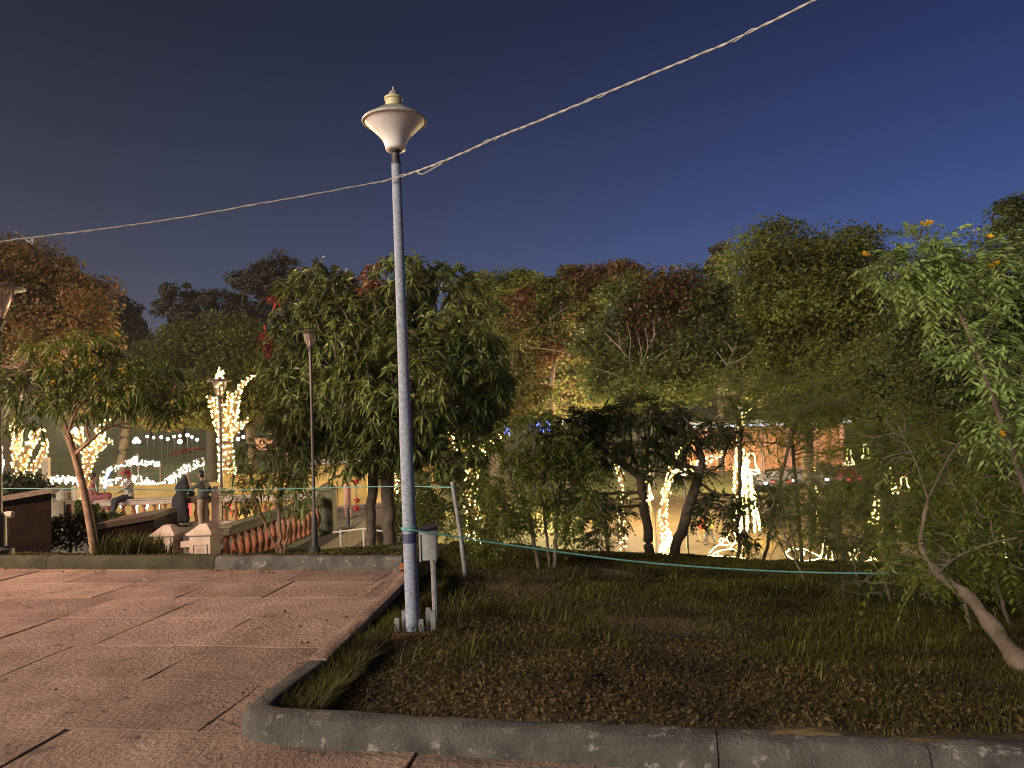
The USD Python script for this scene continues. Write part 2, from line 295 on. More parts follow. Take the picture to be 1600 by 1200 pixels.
def height(x, y):
    x, y = np.broadcast_arrays(np.asarray(x, float), np.asarray(y, float))
    n = meshkit.fbm(np.stack([x * .9, y * .9, 0 * x], -1), 3, 5) - .5
    n2 = meshkit.fbm(np.stack([x * 3.1, y * 3.1, 0 * x], -1), 3, 9) - .5
    bed = .085 - .054 * (y - 4) - .085 * np.clip(x + 1, 0, 7) * sstep(3.5, 8, y) + .10 * n + .05 * n2
    ex = x - edge_x(np.clip(y, 2, 9))
    bed = bed - .22 * np.exp(-np.clip(ex - .05, 0, 9) / .42) * (1 - sstep(8.4, 9.4, y)) * sstep(-.1, .35, y - near_kerb_y(x))
    strip = .10 + .02 * n - .12 * np.clip(y - far_kerb_y(np.minimum(x, -1.2)) - .15, 0, 2)
    top = np.where(y > far_kerb_y(np.minimum(x, -1.2)), np.where(x < -1.2, strip + (bed - strip) * sstep(9.6, 12, y) * sstep(-5.5, -3.5, x), bed), bed)
    lo = lower(x, y)
    yc = 11.9 + .5 * n
    right = top + (lo - top) * sstep(yc, yc + 11, y)
    yl = far_kerb_y(np.minimum(x, -1.2)) + 1.55
    terr = top + (-1.32 - top) * sstep(yl, yl + .9, y)
    left = terr + (lo - terr) * sstep(24.6, 31, y)
    k = sstep(-5.2, -4.1, x + .10 * np.clip(y - 14, 0, 12) * 0)
    z = left * (1 - k) + right * k
    plaza = (y < near_kerb_y(x) + .09) | ((ex < .02) & (y < far_kerb_y(np.minimum(x, -1.2)) + .05))
    return np.where(plaza, -.075, z)
def grid(xs, ys):
    X, Y = np.meshgrid(xs, ys, indexing='ij'); Z = height(X, Y)
    v = np.stack([X, Y, Z], -1).reshape(-1, 3); a, b = len(xs), len(ys)
    i, j = np.meshgrid(np.arange(a - 1), np.arange(b - 1), indexing='ij'); q = (i * b + j).ravel()
    return v, np.vstack([np.stack([q, q + b, q + b + 1], 1), np.stack([q, q + b + 1, q + 1], 1)])
xs = np.unique(np.concatenate([np.linspace(-14, 14, 240), np.linspace(-40, -14, 30), np.linspace(14, 40, 30), np.linspace(-260, -40, 24), np.linspace(40, 260, 24)]))
ys = np.unique(np.concatenate([np.linspace(-6, 15, 210), np.linspace(2.6, 4.4, 90), np.linspace(15, 60, 80), np.linspace(60, 420, 60)]))
gv, gf = grid(xs, ys)
cen = gv[gf].mean(1)
nearm = (cen[:, 1] < 25)
def sub(v, f):
    u, inv = np.unique(f, return_inverse=True); return v[u], inv.reshape(-1, 3)
single('ground', sub(gv, gf[nearm]), 'soil', kind='structure', smooth=True)
single('park_ground', sub(gv, gf[~nearm]), 'park_lawn', kind='structure', smooth=True)
# lit paths of the park as sheets just over the lawn
def sheet(poly, mat, name, lift=.03, n=24):
    a, b, c, d = [np.asarray(p, float) for p in poly]
    s = np.linspace(0, 1, n); S, T = np.meshgrid(s, s, indexing='ij')
    xy = (a[None, None] * ((1 - S) * (1 - T))[..., None] + b[None, None] * (S * (1 - T))[..., None] + c[None, None] * (S * T)[..., None] + d[None, None] * ((1 - S) * T)[..., None])
    z = height(xy[..., 0], xy[..., 1]) + lift
    v = np.concatenate([xy, z[..., None]], -1).reshape(-1, 3); i, j = np.meshgrid(np.arange(n - 1), np.arange(n - 1), indexing='ij'); q = (i * n + j).ravel()
    single(name, (v, np.vstack([np.stack([q, q + n, q + n + 1], 1), np.stack([q, q + n + 1, q + 1], 1)])), mat, kind='structure', smooth=True)
sheet([(3, 33), (30, 33), (34, 58), (5, 60)], 'park_path', 'park_path')
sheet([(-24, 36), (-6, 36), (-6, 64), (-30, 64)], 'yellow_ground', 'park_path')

# paving slabs, one by one
pav = Thing('paving', None, None, (0, 0, 0), kind='structure')
pr = random.Random(4)
rot = -math.atan(.22) * .72
ca, sa = math.cos(rot), math.sin(rot)
org = np.array([-1.45, 4.05])
from shapely.geometry import Polygon, box as sbox
area = Polygon([(-13, -1.2), (9, -1.2)] + [(9, near_kerb_y(9) + .06), (KA[0] + .13, near_kerb_y(KA[0]) + .10), (edge_x(4.3) + .04, 4.35)] + [(edge_x(8.2) + .04, far_kerb_y(edge_x(8.3)) + .05), (-13, far_kerb_y(-13) + .05)])
rows = [-4.6, -3.75, -2.95, -2.15, -1.35, -.65, .0, .78, 1.50, 2.30, 3.05, 3.75, 4.45, 5.2, 6.0, 6.7, 7.5]
slabs = []
pav.part('mortar', (lambda e: (e.apply_translation([0, 0, -.06]), e)[1])(trimesh.creation.extrude_polygon(area.buffer(-.01), .052)), 'mortar')
for ri in range(len(rows) - 1):
    u = -12.5 + pr.uniform(0, .9)
    while u < 11:
        wd = pr.uniform(.78, 1.22); g = .002
        jt = [pr.uniform(-.02, .02) for _ in range(8)]
        q = Polygon([(u + g + jt[0], rows[ri] + g + jt[1] * .4), (u + wd - g + jt[2], rows[ri] + g + jt[3] * .4), (u + wd - g + jt[4], rows[ri + 1] - g + jt[5] * .4), (u + g + jt[6], rows[ri + 1] - g + jt[7] * .4)])
        from shapely import affinity
        q = affinity.affine_transform(q, [ca, -sa, sa, ca, org[0], org[1]]).intersection(area)
        if not q.is_empty and q.geom_type == 'Polygon' and q.area > .02:
            slabs.append(q)
        u += wd
for q in slabs:
    q2 = q.buffer(-.003, join_style=2)
    if q2.is_empty or q2.geom_type != 'Polygon': continue
    big = pr.random() < .16; dz, tx, ty = pr.uniform(-.001, .001) + (.004 if big else 0), pr.uniform(-.0015, .0015) * (6 if big else 1), pr.uniform(-.0015, .0015) * (5 if big else 1)
    o = np.array(q.segmentize(.16).exterior.coords)[:-1]; c = o.mean(0)
    ii = c + (o - c) * (1 - .006 / np.maximum(np.linalg.norm(o - c, axis=1, keepdims=True), .05))
    if Polygon(o).exterior.is_ccw is False: o, ii = o[::-1], ii[::-1]
    n = len(o); nz = lambda p: (meshkit.fbm(np.stack([p[:, 0] * 2.2, p[:, 1] * 2.2, 0 * p[:, 0]], -1), 3, 2) - .5) * .02
    zt = lambda p: dz + tx * (p[:, 0] - c[0]) + ty * (p[:, 1] - c[1]) + nz(p)
    k = max(2, 0); rings = [(o, -.07 + 0 * o[:, 0]), (o, zt(o) - .005), (ii, zt(ii))]
    for s in (.72, .4): r_ = c + (ii - c) * s; rings.append((r_, zt(r_)))
    v = np.vstack([np.column_stack([a, z]) for a, z in rings] + [[*c, float(zt(c[None])[0])]])
    f = []
    for r_ in range(len(rings) - 1):
        for j in range(n):
            a, b = r_ * n + j, r_ * n + (j + 1) % n; f += [(a, b, b + n), (a, b + n, a + n)]
    f += [((len(rings) - 1) * n + j, (len(rings) - 1) * n + (j + 1) % n, len(v) - 1) for j in range(n)]
    pav.part('paving_slab', (v, np.array(f)), 'paving_stone', smooth=35)

# ------------------------------------------------------------------ kerbs
def kerb_run(pts, w, h, zb, seed, left=1, hs=None, rnd=.035):
    """rounded kerb along pts; its front face lies on pts, its body to the left/right of the run."""
    p = np.asarray(pts, float); L = np.r_[0, np.cumsum(np.linalg.norm(np.diff(p, axis=0), axis=1))]
    s = np.linspace(0, L[-1], max(3, int(L[-1] / .07))); q = np.stack([np.interp(s, L, p[:, k]) for k in (0, 1)], 1)
    for _ in range(6): q[1:-1] = .25 * q[:-2] + .5 * q[1:-1] + .25 * q[2:]
    t = np.gradient(q, axis=0); t /= np.linalg.norm(t, axis=1, keepdims=True); nrm = np.stack([-t[:, 1], t[:, 0]], 1) * left
    hh = np.interp(s, L, hs) if hs is not None else np.full(len(s), h)
    prof = [(0, 0.0), (0.008, .5), (.012, .78), (.03, .93), (.055, 1.0), (w * .6, 1.02), (w - .03, 1.0), (w, .9), (w, 0)]
    V = []
    for k, (a, b) in enumerate(prof):
        z = zb + b * (hh - zb)
        nz = meshkit.fbm(np.stack([s * 3.5, np.full_like(s, k * .45), np.full_like(s, seed)], -1), 4, seed) - .5
        amp = 0 if b == 0 else .03
        V.append(np.column_stack([q + nrm * (a + nz * amp)[:, None], z + nz * amp * .8]))
    V = np.stack(V, 1); m, k = V.shape[:2]; i, j = np.meshgrid(np.arange(m - 1), np.arange(k - 1), indexing='ij'); a = (i * k + j).ravel()
    f = np.vstack([np.stack([a, a + 1, a + k + 1], 1), np.stack([a, a + k + 1, a + k], 1)])
    v = V.reshape(-1, 3)
    ends = []
    for e in (0, m - 1):
        ends += [(e * k + 0, e * k + x, e * k + x + 1) for x in range(1, k - 1)]
    return v, np.vstack([f, ends])
def line2(a, b, n=2): return [a + (b - a) * t for t in np.linspace(0, 1, n)]
kn0 = np.array([KA[0], near_kerb_y(KA[0])]); kn1 = np.array([9.0, near_kerb_y(9.0)])
cuts = [-1.49, .86, 1.72, 4.2, 9.0]
for a, b in zip(cuts[1:-1], cuts[2:]):
    single('kerb', kerb_run([(a + .003, near_kerb_y(a)), (b - .003, near_kerb_y(b))], .17, .135, -.06, int(a * 10) % 50 + 3), 'kerb_concrete',
           {.86: 'grey concrete kerb length in front of the bare soil, right of the corner piece', 1.72: 'stained concrete kerb length at the bottom right edge', 4.2: 'kerb length past the right edge of the bottom corner'}[a], 'kerb', kind='structure', smooth=50)
# the corner piece turns along the paving and sinks to its level
ce = [(cuts[1] - .003, near_kerb_y(cuts[1])), (KA[0] + .12, near_kerb_y(KA[0] + .12)), (KA[0] + .01, near_kerb_y(KA[0]) + .05), (edge_x(4.25) - .01, 4.28), (edge_x(5.2), 5.2)]
single('kerb', kerb_run(ce, .17, .135, -.06, 11, left=-1, hs=[.135, .135, .13, .09, .03]), 'kerb_concrete', 'grey concrete kerb with a rounded corner beside the brown paving', 'kerb', kind='structure', smooth=50)
single('kerb', kerb_run([(edge_x(5.212), 5.212), (edge_x(6.6), 6.6), (edge_x(8.0), 8.0), (edge_x(8.25), far_kerb_y(edge_x(8.25)) + .02)], .15, .03, -.06, 17, left=-1, hs=[.03, .012, .01, .01]), 'paving_stone', 'low flush kerb along the paving edge left of the tall lamp post', 'kerb', kind='structure', smooth=50)
fx = [-13, -8.6, -5.9, -3.6, edge_x(8.3)]
for i, (a, b) in enumerate(zip(fx[:-1], fx[1:])):
    single('kerb', kerb_run([(a + .005, far_kerb_y(a)), (b - .005, far_kerb_y(b))], .16, .15, -.06, 23 + i), 'kerb_mossy' if i < 3 else 'kerb_concrete',
           ['mossy kerb below the dark wall at the far left', 'mossy kerb in front of the leaning small tree', 'mossy kerb in front of the two pale pillars', 'grey kerb at the far paving edge left of the lamp post'][i], 'kerb', kind='structure', smooth=50)

# ------------------------------------------------------------------ terrace and balustrades
TZ = -1.25
ter = Polygon([(-17, 11.2), (-5.0, 13.0), (-4.6, 24.4), (-17, 24.4)])
te = trimesh.creation.extrude_polygon(ter, .5); te.apply_translation([0, 0, TZ - .5])
single('terrace', te, 'terrace_paving', kind='structure')
BAL = [(.075, 0), (.075, .05), (.045, .065), (.05, .10), (.085, .19), (.092, .27), (.07, .37), (.045, .45), (.042, .49), (.062, .505), (.062, .53), (.07, .54), (.07, .58)]
def balustrade(name, label, a, b, zb, mats, h=.88, spacing=.32, ends=True):
    a, b = np.asarray(a, float), np.asarray(b, float); L = np.linalg.norm(b - a); rz = math.atan2(*(b - a)[::-1]); c = (a + b) / 2
    t = Thing(name, label, 'balustrade', (*c, zb))
    t.part('plinth', box((*c, zb + .06), (L, .26, .12), rz, .012), mats[0])
    t.part('rail', box((*c, zb + h - .095), (L, .30, .15), rz, .02), mats[1])
    t.part('rail_cap', box((*c, zb + h + .005), (L - .01, .36, .05), rz, .015), mats[1])
    n = int(L / spacing); hb = h - .17 - .12
    for i in range(n):
        p = a + (b - a) * (i + .5) / n; s = hb / .58
        t.part('baluster', lathe([(r, z * s) for r, z in BAL], 14, (*p, zb + .12)), mats[2], smooth=40)
    return t
rear_y = 23.6
def at_terr(px, d): return P(px, 760, d)[:2]
balustrade('balustrade', 'terracotta baluster railing that the four people sit and lean on', at_terr(70, rear_y), at_terr(331, rear_y), TZ, ('pale_plaster', 'pale_plaster', 'terracotta'))
balustrade('balustrade', 'terracotta baluster railing right of the man with raised hands, half behind leaves', at_terr(345, rear_y), at_terr(500, rear_y - .5), TZ, ('pale_plaster', 'pale_plaster', 'terracotta'))
p1, p2 = at_terr(262, 14.6), at_terr(319, 14.4)
f1, f2 = at_terr(347, 14.9), at_terr(498, 20.6)
balustrade('balustrade', 'mossy green railing with orange balusters running back from the pale pillar', f1, f2, TZ, ('mossy_plaster', 'mossy_plaster', 'terracotta'), h=.98, spacing=.33)
def pillar(pos, zb, h, w, label, mats=('pale_plaster',), group=None):
    t = Thing('pillar', label, 'pillar', (*pos, zb), rot=-.06); 
    sf = t.part('shaft', box((0, 0, h / 2), (w, w, h), 0, .01), mats[0], local=True)
    t.part('panel', cat([box((0, -w / 2 - .006, h * .5), (w * .62, .014, .025)), box((0, -w / 2 - .006, h * .5 + .0), (.001, .014, .001))] + [box((0, -w / 2 - .006, h * .82), (w * .66, .02, .025), 0, .004), box((-w * .32, -w / 2 - .006, h * .42), (.022, .02, h * .76), 0, .004), box((w * .32, -w / 2 - .006, h * .42), (.022, .02, h * .76), 0, .004)][0:3]), mats[0], local=True, under=sf)
    t.part('cornice', box((0, 0, h + .03), (w + .09, w + .09, .06), 0, .012), mats[0], local=True)
    k = w / 2 + .02
    t.part('cap', hull_pts([(sx * k, sy * k, h + .06) for sx in (-1, 1) for sy in (-1, 1)] + [(sx * .07, sy * .07, h + .2) for sx in (-1, 1) for sy in (-1, 1)]), mats[0], local=True)
    return t
pillar(p1, TZ, .92, .40, 'pale square pillar half in shadow, left of the pair by the terrace steps')
pillar(p2, TZ, .94, .42, 'pale square pillar with pointed cap and sunk panel, right of the pair')
pillar(at_terr(338, rear_y), TZ, 1.0, .24, 'narrow pale pillar in the railing right of the man in khaki trousers')
pillar(f2 + [.15, .3], TZ, 1.15, .42, 'mossy pillar at the far end of the green railing', ('mossy_plaster',))
# short coping with one baluster between the two pillars
t = Thing('stair_parapet', 'pale stone coping on one orange baluster between the two pillars', 'parapet', (*((p1 + p2) / 2), TZ))
c = (p1 + p2) / 2 + [.05, .25]
t.part('coping', box((*c, TZ + .74), (.34, .55, .13), 0, .02), 'pale_plaster')
t.part('coping_rear', box((*(c + [-.1, .9]), TZ + .62), (.5, 1.1, .12), 0, .02), 'pale_plaster')
t.part('baluster', lathe([(r * 1.05, z * 1.2) for r, z in BAL], 16, (*(c + [.02, -.05]), TZ)), 'terracotta', smooth=40)
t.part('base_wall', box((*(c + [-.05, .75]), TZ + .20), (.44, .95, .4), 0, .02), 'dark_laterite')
# dark walls on the left
def prism(poly, z0, z1s, name=None):
    n = len(poly); v = np.array([(x, y, z0) for x, y in poly] + [(x, y, z) for (x, y), z in zip(poly, z1s)])
    return hull_pts(v)
t = Thing('planter_wall', 'dark brown masonry wall block with a pale coping at the left edge', 'wall', (*P(20, 800, 12.6)[:2], -1.3))
a, b = P(-60, 795, 12.3), P(80, 770, 13.3)
bk = np.array([-.98, 1.5])
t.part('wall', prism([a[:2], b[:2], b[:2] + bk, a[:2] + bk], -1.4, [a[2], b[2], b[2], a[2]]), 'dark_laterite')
e = np.array([.0, -.05])
n2 = [a[:2] + e, b[:2] + e + [.04, 0], b[:2] + e + [0, .30], a[:2] + e + [0, .30]]
cp = np.array([(x, y, z) for (x, y), z in zip(n2, [a[2] + .004, b[2] + .004] + [b[2] + .004, a[2] + .004])])
t.part('coping', hull_pts(np.vstack([cp, cp + [0, 0, .09]])), 'pale_stone')
g = P(12, 815, 12.15)
single('water_pipe', tube(catmull([P(8, 832, 12.1), P(8, 818, 12.1), P(9, 805, 12.1), P(20, 804, 12.1)], 5), .055, 10), 'pale_stone', 'pale bent pipe in front of the dark wall at the left edge', 'pipe', smooth=50)
t = Thing('stair_wall', 'dark stepped stone wall beside the pillars, its top slab faintly lit', 'wall', (*P(200, 850, 14.6)[:2], -1.3))
a, b = P(146, 822, 14.3), P(240, 806, 15.2)
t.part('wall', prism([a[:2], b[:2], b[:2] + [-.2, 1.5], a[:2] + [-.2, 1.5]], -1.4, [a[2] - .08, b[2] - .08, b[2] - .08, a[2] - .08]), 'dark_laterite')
cp = np.array([(*a[:2], a[2] - .075), (*b[:2], b[2] - .075), (*(b[:2] + [-.2, 1.55]), b[2] - .075), (*(a[:2] + [-.2, 1.55]), a[2] - .075)]) + [0, -.04, 0]
t.part('top_slab', hull_pts(np.vstack([cp, cp + [0, 0, .10]])), 'terrace_paving')

# pale retaining wall, kiosk and posts seen under the mango tree
t = Thing('retaining_wall', 'pale streaked retaining wall seen under the mango tree', 'wall', (*P(555, 800, 26)[:2], -3))
a, b = P(505, 800, 25.5), P(640, 792, 27)
t.part('wall', prism([a[:2], b[:2], b[:2] + [0, .35], a[:2] + [0, .35]], -4.0, [a[2]] * 2 + [a[2]] * 2), 'streaked_wall')
t.part('coping', prism([a[:2] + [-.05, -.06], b[:2] + [0, -.06], b[:2] + [0, .41], a[:2] + [-.05, .41]], a[2] + .003, [a[2] + .12] * 4), 'pale_plaster')
t = Thing('kiosk', 'small yellow walled kiosk behind the mango tree trunks', 'kiosk', (*P(530, 780, 34)[:2], -3.6))
c = P(535, 760, 34)
t.part('wall', box((c[0], c[1], c[2] - .3), (2.6, 2.0, 2.7)), 'yellow_wall')
t.part('roof', box((c[0], c[1], c[2] + 1.15), (3.0, 2.5, .14), 0, .03), 'pale_plaster')
t.part('door', box((c[0] - .4, c[1] - 1.01, c[2] - .6), (.8, .05, 1.9)), 'sign_orange')
t.part('base', box((c[0], c[1], c[2] - 2.2), (2.9, 2.3, 1.1)), 'streaked_wall')
t = Thing('banded_post', 'pink banded post in front of the yellow kiosk', 'post', (*P(543, 810, 25)[:2], -3.2))
c = P(543, 765, 25)
for i in range(14): t.part('band', lathe([(.11 if i % 2 else .125, 0), (.11 if i % 2 else .125, .098)], 10, (c[0], c[1], c[2] - 1.2 + i * .1)), 'pink_paint')
t = Thing('stone_post', 'thin pale post with a dark stake beside the streaked wall', 'post', (*P(545, 830, 22)[:2], -1.6))
c = P(545, 812, 22); t.part('stake', tube([c - [0, 0, 1.2], c + [0, 0, .35]], .05, 6), 'dark_metal'); t.part('arm', tube([c + [0, 0, .0], c + [.28, 0, .12]], .018, 5), 'dark_metal')
t = Thing('low_rail', 'thin white rail along the lower path under the mango tree', 'railing', (*P(555, 832, 17)[:2], -1.2))
for px in (532, 568, 602): c = P(px, 828, 17); t.part('post', tube([c - [0, 0, .5], c + [0, 0, .02]], .022, 6), 'white_paint')
t.part('bar', tube([P(520, 832, 17), P(568, 826, 17), P(606, 831, 17)], .02, 6), 'white_paint')

# ------------------------------------------------------------------ trees
def leaf_mesh(pos, dirs, length, width, droop=.25, fold=.12, seed=0, up=None):
    """lanceolate leaves: five points, four triangles each."""
    r = np.random.default_rng(seed); n = len(pos); d = dirs / (np.linalg.norm(dirs, axis=1, keepdims=True) + 1e-9)
    u = np.tile([0, 0, 1.0], (n, 1)) if up is None else up
    u = u + r.normal(0, .45, (n, 3)); s = np.cross(d, u); s /= np.linalg.norm(s, axis=1, keepdims=True) + 1e-9; nn = np.cross(s, d)
    L = np.broadcast_to(length, (n,))[:, None]; Wd = np.broadcast_to(width, (n,))[:, None] * .5
    mid = pos + d * L * .45 - [0, 0, 1] * L * droop * .22; tip = pos + d * L * .95 - [0, 0, 1] * L * droop
    v = np.stack([pos, mid + s * Wd + nn * Wd * fold * 3, mid - s * Wd + nn * Wd * fold * 3, mid, tip], 1).reshape(-1, 3)
    b = np.arange(n)[:, None] * 5
    f = np.concatenate([b + [0, 3, 1], b + [0, 2, 3], b + [1, 3, 4], b + [3, 2, 4]], 1).reshape(-1, 3)
    return v, f
def quad_leaves(pos, nrm, size, aspect=.5, seed=0):
    """small flat rhombic leaves, two triangles each."""
    r = np.random.default_rng(seed); n = len(pos); nrm = nrm / (np.linalg.norm(nrm, axis=1, keepdims=True) + 1e-9)
    a = np.cross(nrm, r.normal(0, 1, (n, 3))); a /= np.linalg.norm(a, axis=1, keepdims=True) + 1e-9; b = np.cross(nrm, a)
    s = np.broadcast_to(size, (n,))[:, None] * .5
    v = np.stack([pos - a * s, pos + b * s * aspect, pos + a * s, pos - b * s * aspect], 1).reshape(-1, 3)
    k = np.arange(n)[:, None] * 4
    return v, np.concatenate([k + [0, 1, 2], k + [0, 2, 3]], 1).reshape(-1, 3)
def fronds(pos, dirs, length, pairs, lw, ll, seed, droop=.5):
    """pinnate leaves: paired leaflets along a drooping midrib."""
    r = np.random.default_rng(seed); n = len(pos); d = dirs / (np.linalg.norm(dirs, axis=1, keepdims=True) + 1e-9)
    s = np.cross(d, [0, 0, 1.0]) + r.normal(0, .15, (n, 3)); s /= np.linalg.norm(s, axis=1, keepdims=True) + 1e-9
    L = np.broadcast_to(length, (n,))[:, None]; P_, D_, LL = [], [], []
    for k in range(pairs):
        t = (k + .6) / pairs; q = pos + d * L * t - [0, 0, 1] * L * droop * t * t
        for sg in (-1, 1):
            P_.append(q); D_.append(s * sg + d * .55 - np.array([0, 0, .25 + .3 * t])); LL.append(np.full(n, ll * (1 - .45 * abs(t - .45))))
    return leaf_mesh(np.vstack(P_), np.vstack(D_), np.concatenate(LL), np.concatenate(LL) * lw, .15, .08, seed + 1)
def skeleton(base, fork, targets, step, seed, wobble=.12, grow_up=.25, maxit=120, r0=None, tip_r=.006, power=2.3):
    """space colonisation from a trunk to the target points. Returns nodes, parents, radii."""
    r = np.random.default_rng(seed); base, fork = np.asarray(base, float), np.asarray(fork, float)
    n = max(3, int(np.linalg.norm(fork - base) / step)); nodes = [base + (fork - base) * t + r.normal(0, wobble * step, 3) * math.sin(PI * t) for t in np.linspace(0, 1, n + 1)]
    par = [-1] + list(range(n)); nodes = [np.array(q) for q in nodes]; tg = np.asarray(targets, float); alive = np.ones(len(tg), bool)
    trunk_n = max(1, int(n * .75))
    for it in range(maxit):
        if not alive.any(): break
        A = np.array(nodes[trunk_n:]); d, i = cKDTree(A).query(tg[alive]); i = i + trunk_n
        idx = np.where(alive)[0]; done = d < step * 1.15
        for k, nd in zip(idx[done], i[done]):
            nodes.append(tg[k]); par.append(int(nd)); alive[k] = False
        keep = ~done; grow = {}
        for k, nd in zip(idx[keep], i[keep]): grow.setdefault(int(nd), []).append(tg[k] - nodes[nd])
        for nd, vs in grow.items():
            vs = np.array(vs); w = vs / np.linalg.norm(vs, axis=1, keepdims=True); m = w.mean(0); l = np.linalg.norm(m)
            if l < .15: m = w[r.integers(len(w))]
            m = m / np.linalg.norm(m) + r.normal(0, wobble * 1.6, 3); m[2] += grow_up * .3; m /= np.linalg.norm(m)
            nodes.append(nodes[nd] + m * step); par.append(nd)
        if len(nodes) > 6000: break
    N = np.array(nodes); par = np.array(par); rad = np.zeros(len(N)); kids = [[] for _ in N]
    for k in range(1, len(N)): kids[par[k]].append(k)
    order = sorted(range(len(N)), key=lambda k: -k)
    acc = np.zeros(len(N))
    for k in range(len(N) - 1, -1, -1):
        if not kids[k]: acc[k] = tip_r ** power
        if par[k] >= 0: acc[par[k]] += acc[k]
    rad = acc ** (1 / power)
    if r0: rad = np.maximum(rad * (r0 / rad[0]), tip_r * .7)
    return N, par, rad, kids
def skeleton_mesh(N, par, rad, kids, split, flare=1.25):
    """(thick wood, twigs)"""
    thick, thin = [], []; start = [0]; seen = set()
    stack = [(0, -1)]
    while stack:
        k, p = stack.pop(); chain = ([p] if p >= 0 else []) + [k]; c = k
        while kids[c]:
            ks = sorted(kids[c], key=lambda q: -rad[q]); 
            for q in ks[1:]: stack.append((q, c))
            c = ks[0]; chain.append(c)
        if len(chain) < 2: continue
        pts, rr = N[chain].copy(), rad[chain].copy()
        if p >= 0: rr[0] = min(rr[0], rr[1] * 1.2)
        else: rr[0] *= flare
        big = rr.max() > split; (thick if big else thin).append(tube(catmull(pts, 2) if big else pts, np.interp(np.linspace(0, 1, 2 * len(rr) - 1), np.linspace(0, 1, len(rr)), rr) if big else rr, 8 if big else 3, cap=big))
    return (cat(thick) if thick else None), (cat(thin) if thin else None)
def in_lobes(lobes, n, r, shell=.45, clip=None):
    """points spread through ellipsoids, denser towards their skin."""
    vol = np.array([np.prod(l[1]) ** (2 / 3) for l in lobes]); which = r.choice(len(lobes), n, p=vol / vol.sum())
    d = r.normal(0, 1, (n, 3)); d /= np.linalg.norm(d, axis=1, keepdims=True); rr = r.uniform(shell ** 3, 1, n) ** (1 / 3)
    c = np.array([l[0] for l in lobes])[which]; s = np.array([l[1] for l in lobes])[which]
    return c + d * rr[:, None] * s, d
def px_lobes(d, lobes, depth=.9):
    out = []
    for L in lobes:
        px, py, rx, ry = L[:4]; dd = d + (L[4] if len(L) > 4 else 0); s = scale_at(dd)
        out.append((P(px, py, dd), (rx * s, max(rx, ry) * s * depth, ry * s)))
    return out
def ground_at(px, d):
    q = P(px, 700, d); q[2] = height(q[0], q[1]); return q
def crown_tree(name, label, base, fork, lobes, clumps, per, leaf, mats, trunk_r, seed, cat_='tree', group=None, flat=.6, spread=None, shell=.5, aspect=.5, blossoms=None, step=None, bark='bark_dark', twig=True, up=.6, drop=-.12):
    """a big tree: trunk and limbs grown towards the leaf clumps, clumps of small leaves."""
    r = np.random.default_rng(seed); size = max(max(l[1]) for l in lobes); step = step or size * .11
    cl, cd = in_lobes(lobes, clumps, r, shell)
    N, par, rad, kids = skeleton(base, fork, cl, step, seed, r0=trunk_r, tip_r=.012, wobble=.10)
    t = Thing(name, label, cat_, base, group=group)
    wood, tw = skeleton_mesh(N, par, rad, kids, .05)
    t.part('trunk', wood, bark, smooth=True)
    if tw is not None and twig: t.part('twigs', tw, bark, kind='stuff')
    sp = spread or size * .15
    per = int(per * 2.0); leaf = leaf * .76
    n = clumps * per; pos = np.repeat(cl, per, 0); dr = np.repeat(cd, per, 0)
    cs = np.repeat(r.uniform(.55, 1.35, clumps), per)[:, None]
    off = r.normal(0, 1, (n, 3)); off *= np.minimum(1, 1.75 / (np.linalg.norm(off, axis=1, keepdims=True) + 1e-9)); off = off * sp * cs * [1, 1, flat]; off[:, 2] -= sp * drop
    pos = pos + off; nrm = dr * .45 + r.normal(0, .55, (n, 3)) + [0, 0, up]
    sz = leaf * r.uniform(.6, 1.35, n)
    if blossoms:
        ctr, rad_b, frac = blossoms
        dd = np.min([np.linalg.norm((pos - np.asarray(c_)) / np.array([1, 1.6, 1]), axis=1) / rb for c_, rb in zip(ctr, rad_b)], 0)
        red = (dd + r.uniform(-.3, .3, n) < 1) & (r.uniform(0, 1, n) < frac)
        t.part('blossoms', quad_leaves(pos[red], nrm[red], sz[red], aspect, seed), 'blossom_red', kind='stuff')
        pos, nrm, sz = pos[~red], nrm[~red], sz[~red]
    k = len(mats)
    if k == 1: t.part('crown', quad_leaves(pos, nrm, sz, aspect, seed), mats[0], kind='stuff')
    else:
        cut = r.uniform(0, 1, len(pos)) < .8
        t.part('crown', quad_leaves(pos[cut], nrm[cut], sz[cut], aspect, seed), mats[0], kind='stuff'); t.part('lighter_leaves', quad_leaves(pos[~cut], nrm[~cut], sz[~cut], aspect, seed + 1), mats[1], kind='stuff')
    return t
